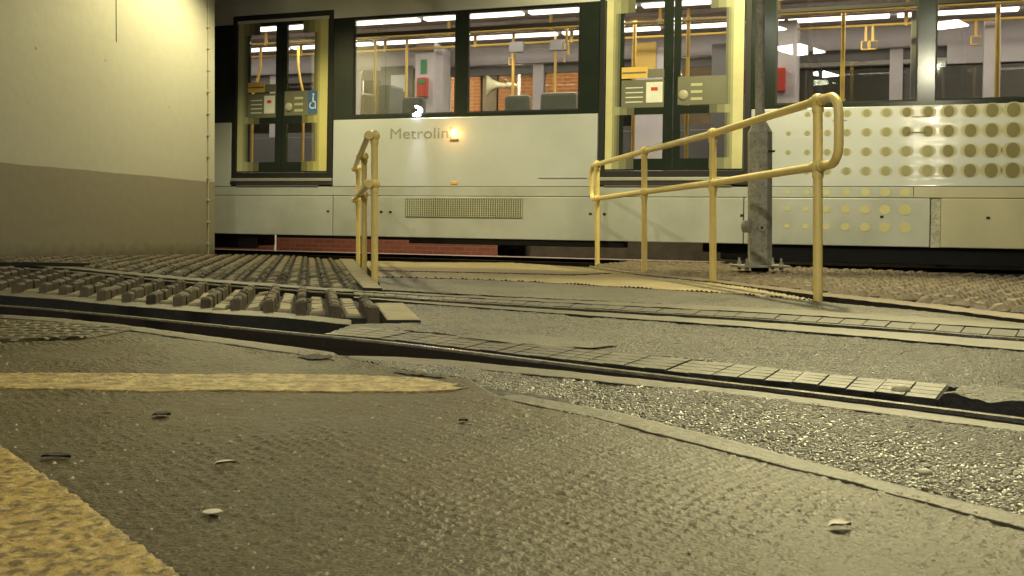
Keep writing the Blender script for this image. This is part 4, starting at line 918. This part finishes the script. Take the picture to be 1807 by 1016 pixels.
leaf(1482, 932, .030, .02, .2, 'pale torn leaf on the paving at the lower right', M['stone'])
leaf(98, 810, .05, .02, -.1, 'dark twisted leaf beside the wide yellow line', M['darkbits'])
leaf(285, 735, .035, .03, .1, 'dark flat leaf in front of the thin yellow line', M['darkbits'])
leaf(817, 746, .018, .02, 0, 'small dark leaf on the middle of the paving', M['darkbits'])
def pebble(px, py, r, h_, label, m, dz=0, name='flat_stone', cat='stone'):
    x, y = at(px, py); bm_ = bmesh.new(); bmesh.ops.create_icosphere(bm_, subdivisions=3, radius=1)
    for v in bm_.verts:
        k = 1+.18*math.sin(v.co.x*4+px)*math.cos(v.co.y*5); v.co = Vector((v.co.x*r*k, v.co.y*r*.8*k, v.co.z*h_))
    me = bpy.data.meshes.new(name); bm_.to_mesh(me); bm_.free(); me.polygons.foreach_set('use_smooth', [True]*len(me.polygons)); me.materials.append(m)
    o = link(bpy.data.objects.new(name, me)); o.location = (x, y, dz+.004); tag(o, label, cat); return o
pebble(374, 908, .0125, .0022, 'flat round pale blob of chewing gum on the paving', M['stone'], 0, 'chewing_gum', 'gum')
pebble(1630, 816, .012, .005, 'pale oval stone on the rough asphalt at the right', M['stone'], -.018)
pebble(742, 662, .018, .012, 'lump of pale broken mortar at the end of the thin yellow line', M['slab'], 0, 'mortar_lump', 'rubble')
pebble(1590, 690, .02, .012, 'small stone at the broken end of the track panel', M['stone'], 0.0)

# loose grit
rg = random.Random(11); gm = MB()
fore_i = [(x, y) for x, y in fore]; sb_i = strip_b
for k in range(3600):
    x = rg.uniform(-1.9, 1.7); y = rg.uniform(.85, 3.4)
    if abs(x) > .55*y+.2: continue
    a = np.array([x]); b = np.array([y])
    if inside(a, b, fore_i)[0]: z = float(zfore(a, b)[0])
    elif inside(a, b, sb_i)[0]: z = float(zb(a, b)[0])
    else: continue
    r_ = rg.choice((.0008, .0012, .0016, .0022, .003))*rg.uniform(.7, 1.2); t0 = rg.uniform(0, 6)
    V = [(x+r_*rg.uniform(.7, 1.3)*math.cos(t0+q*2*PI/5), y+r_*rg.uniform(.7, 1.3)*math.sin(t0+q*2*PI/5), z) for q in range(5)]
    V += [(x+(p[0]-x)*.55, y+(p[1]-y)*.55, z+r_*.8) for p in V[:5]]
    gm.add(V, [(q, (q+1) % 5, 5+(q+1) % 5, 5+q) for q in range(5)]+[(5, 6, 7, 8, 9)])
g_ = gm.build('grit', M['stone']); g_['kind'] = 'stuff'
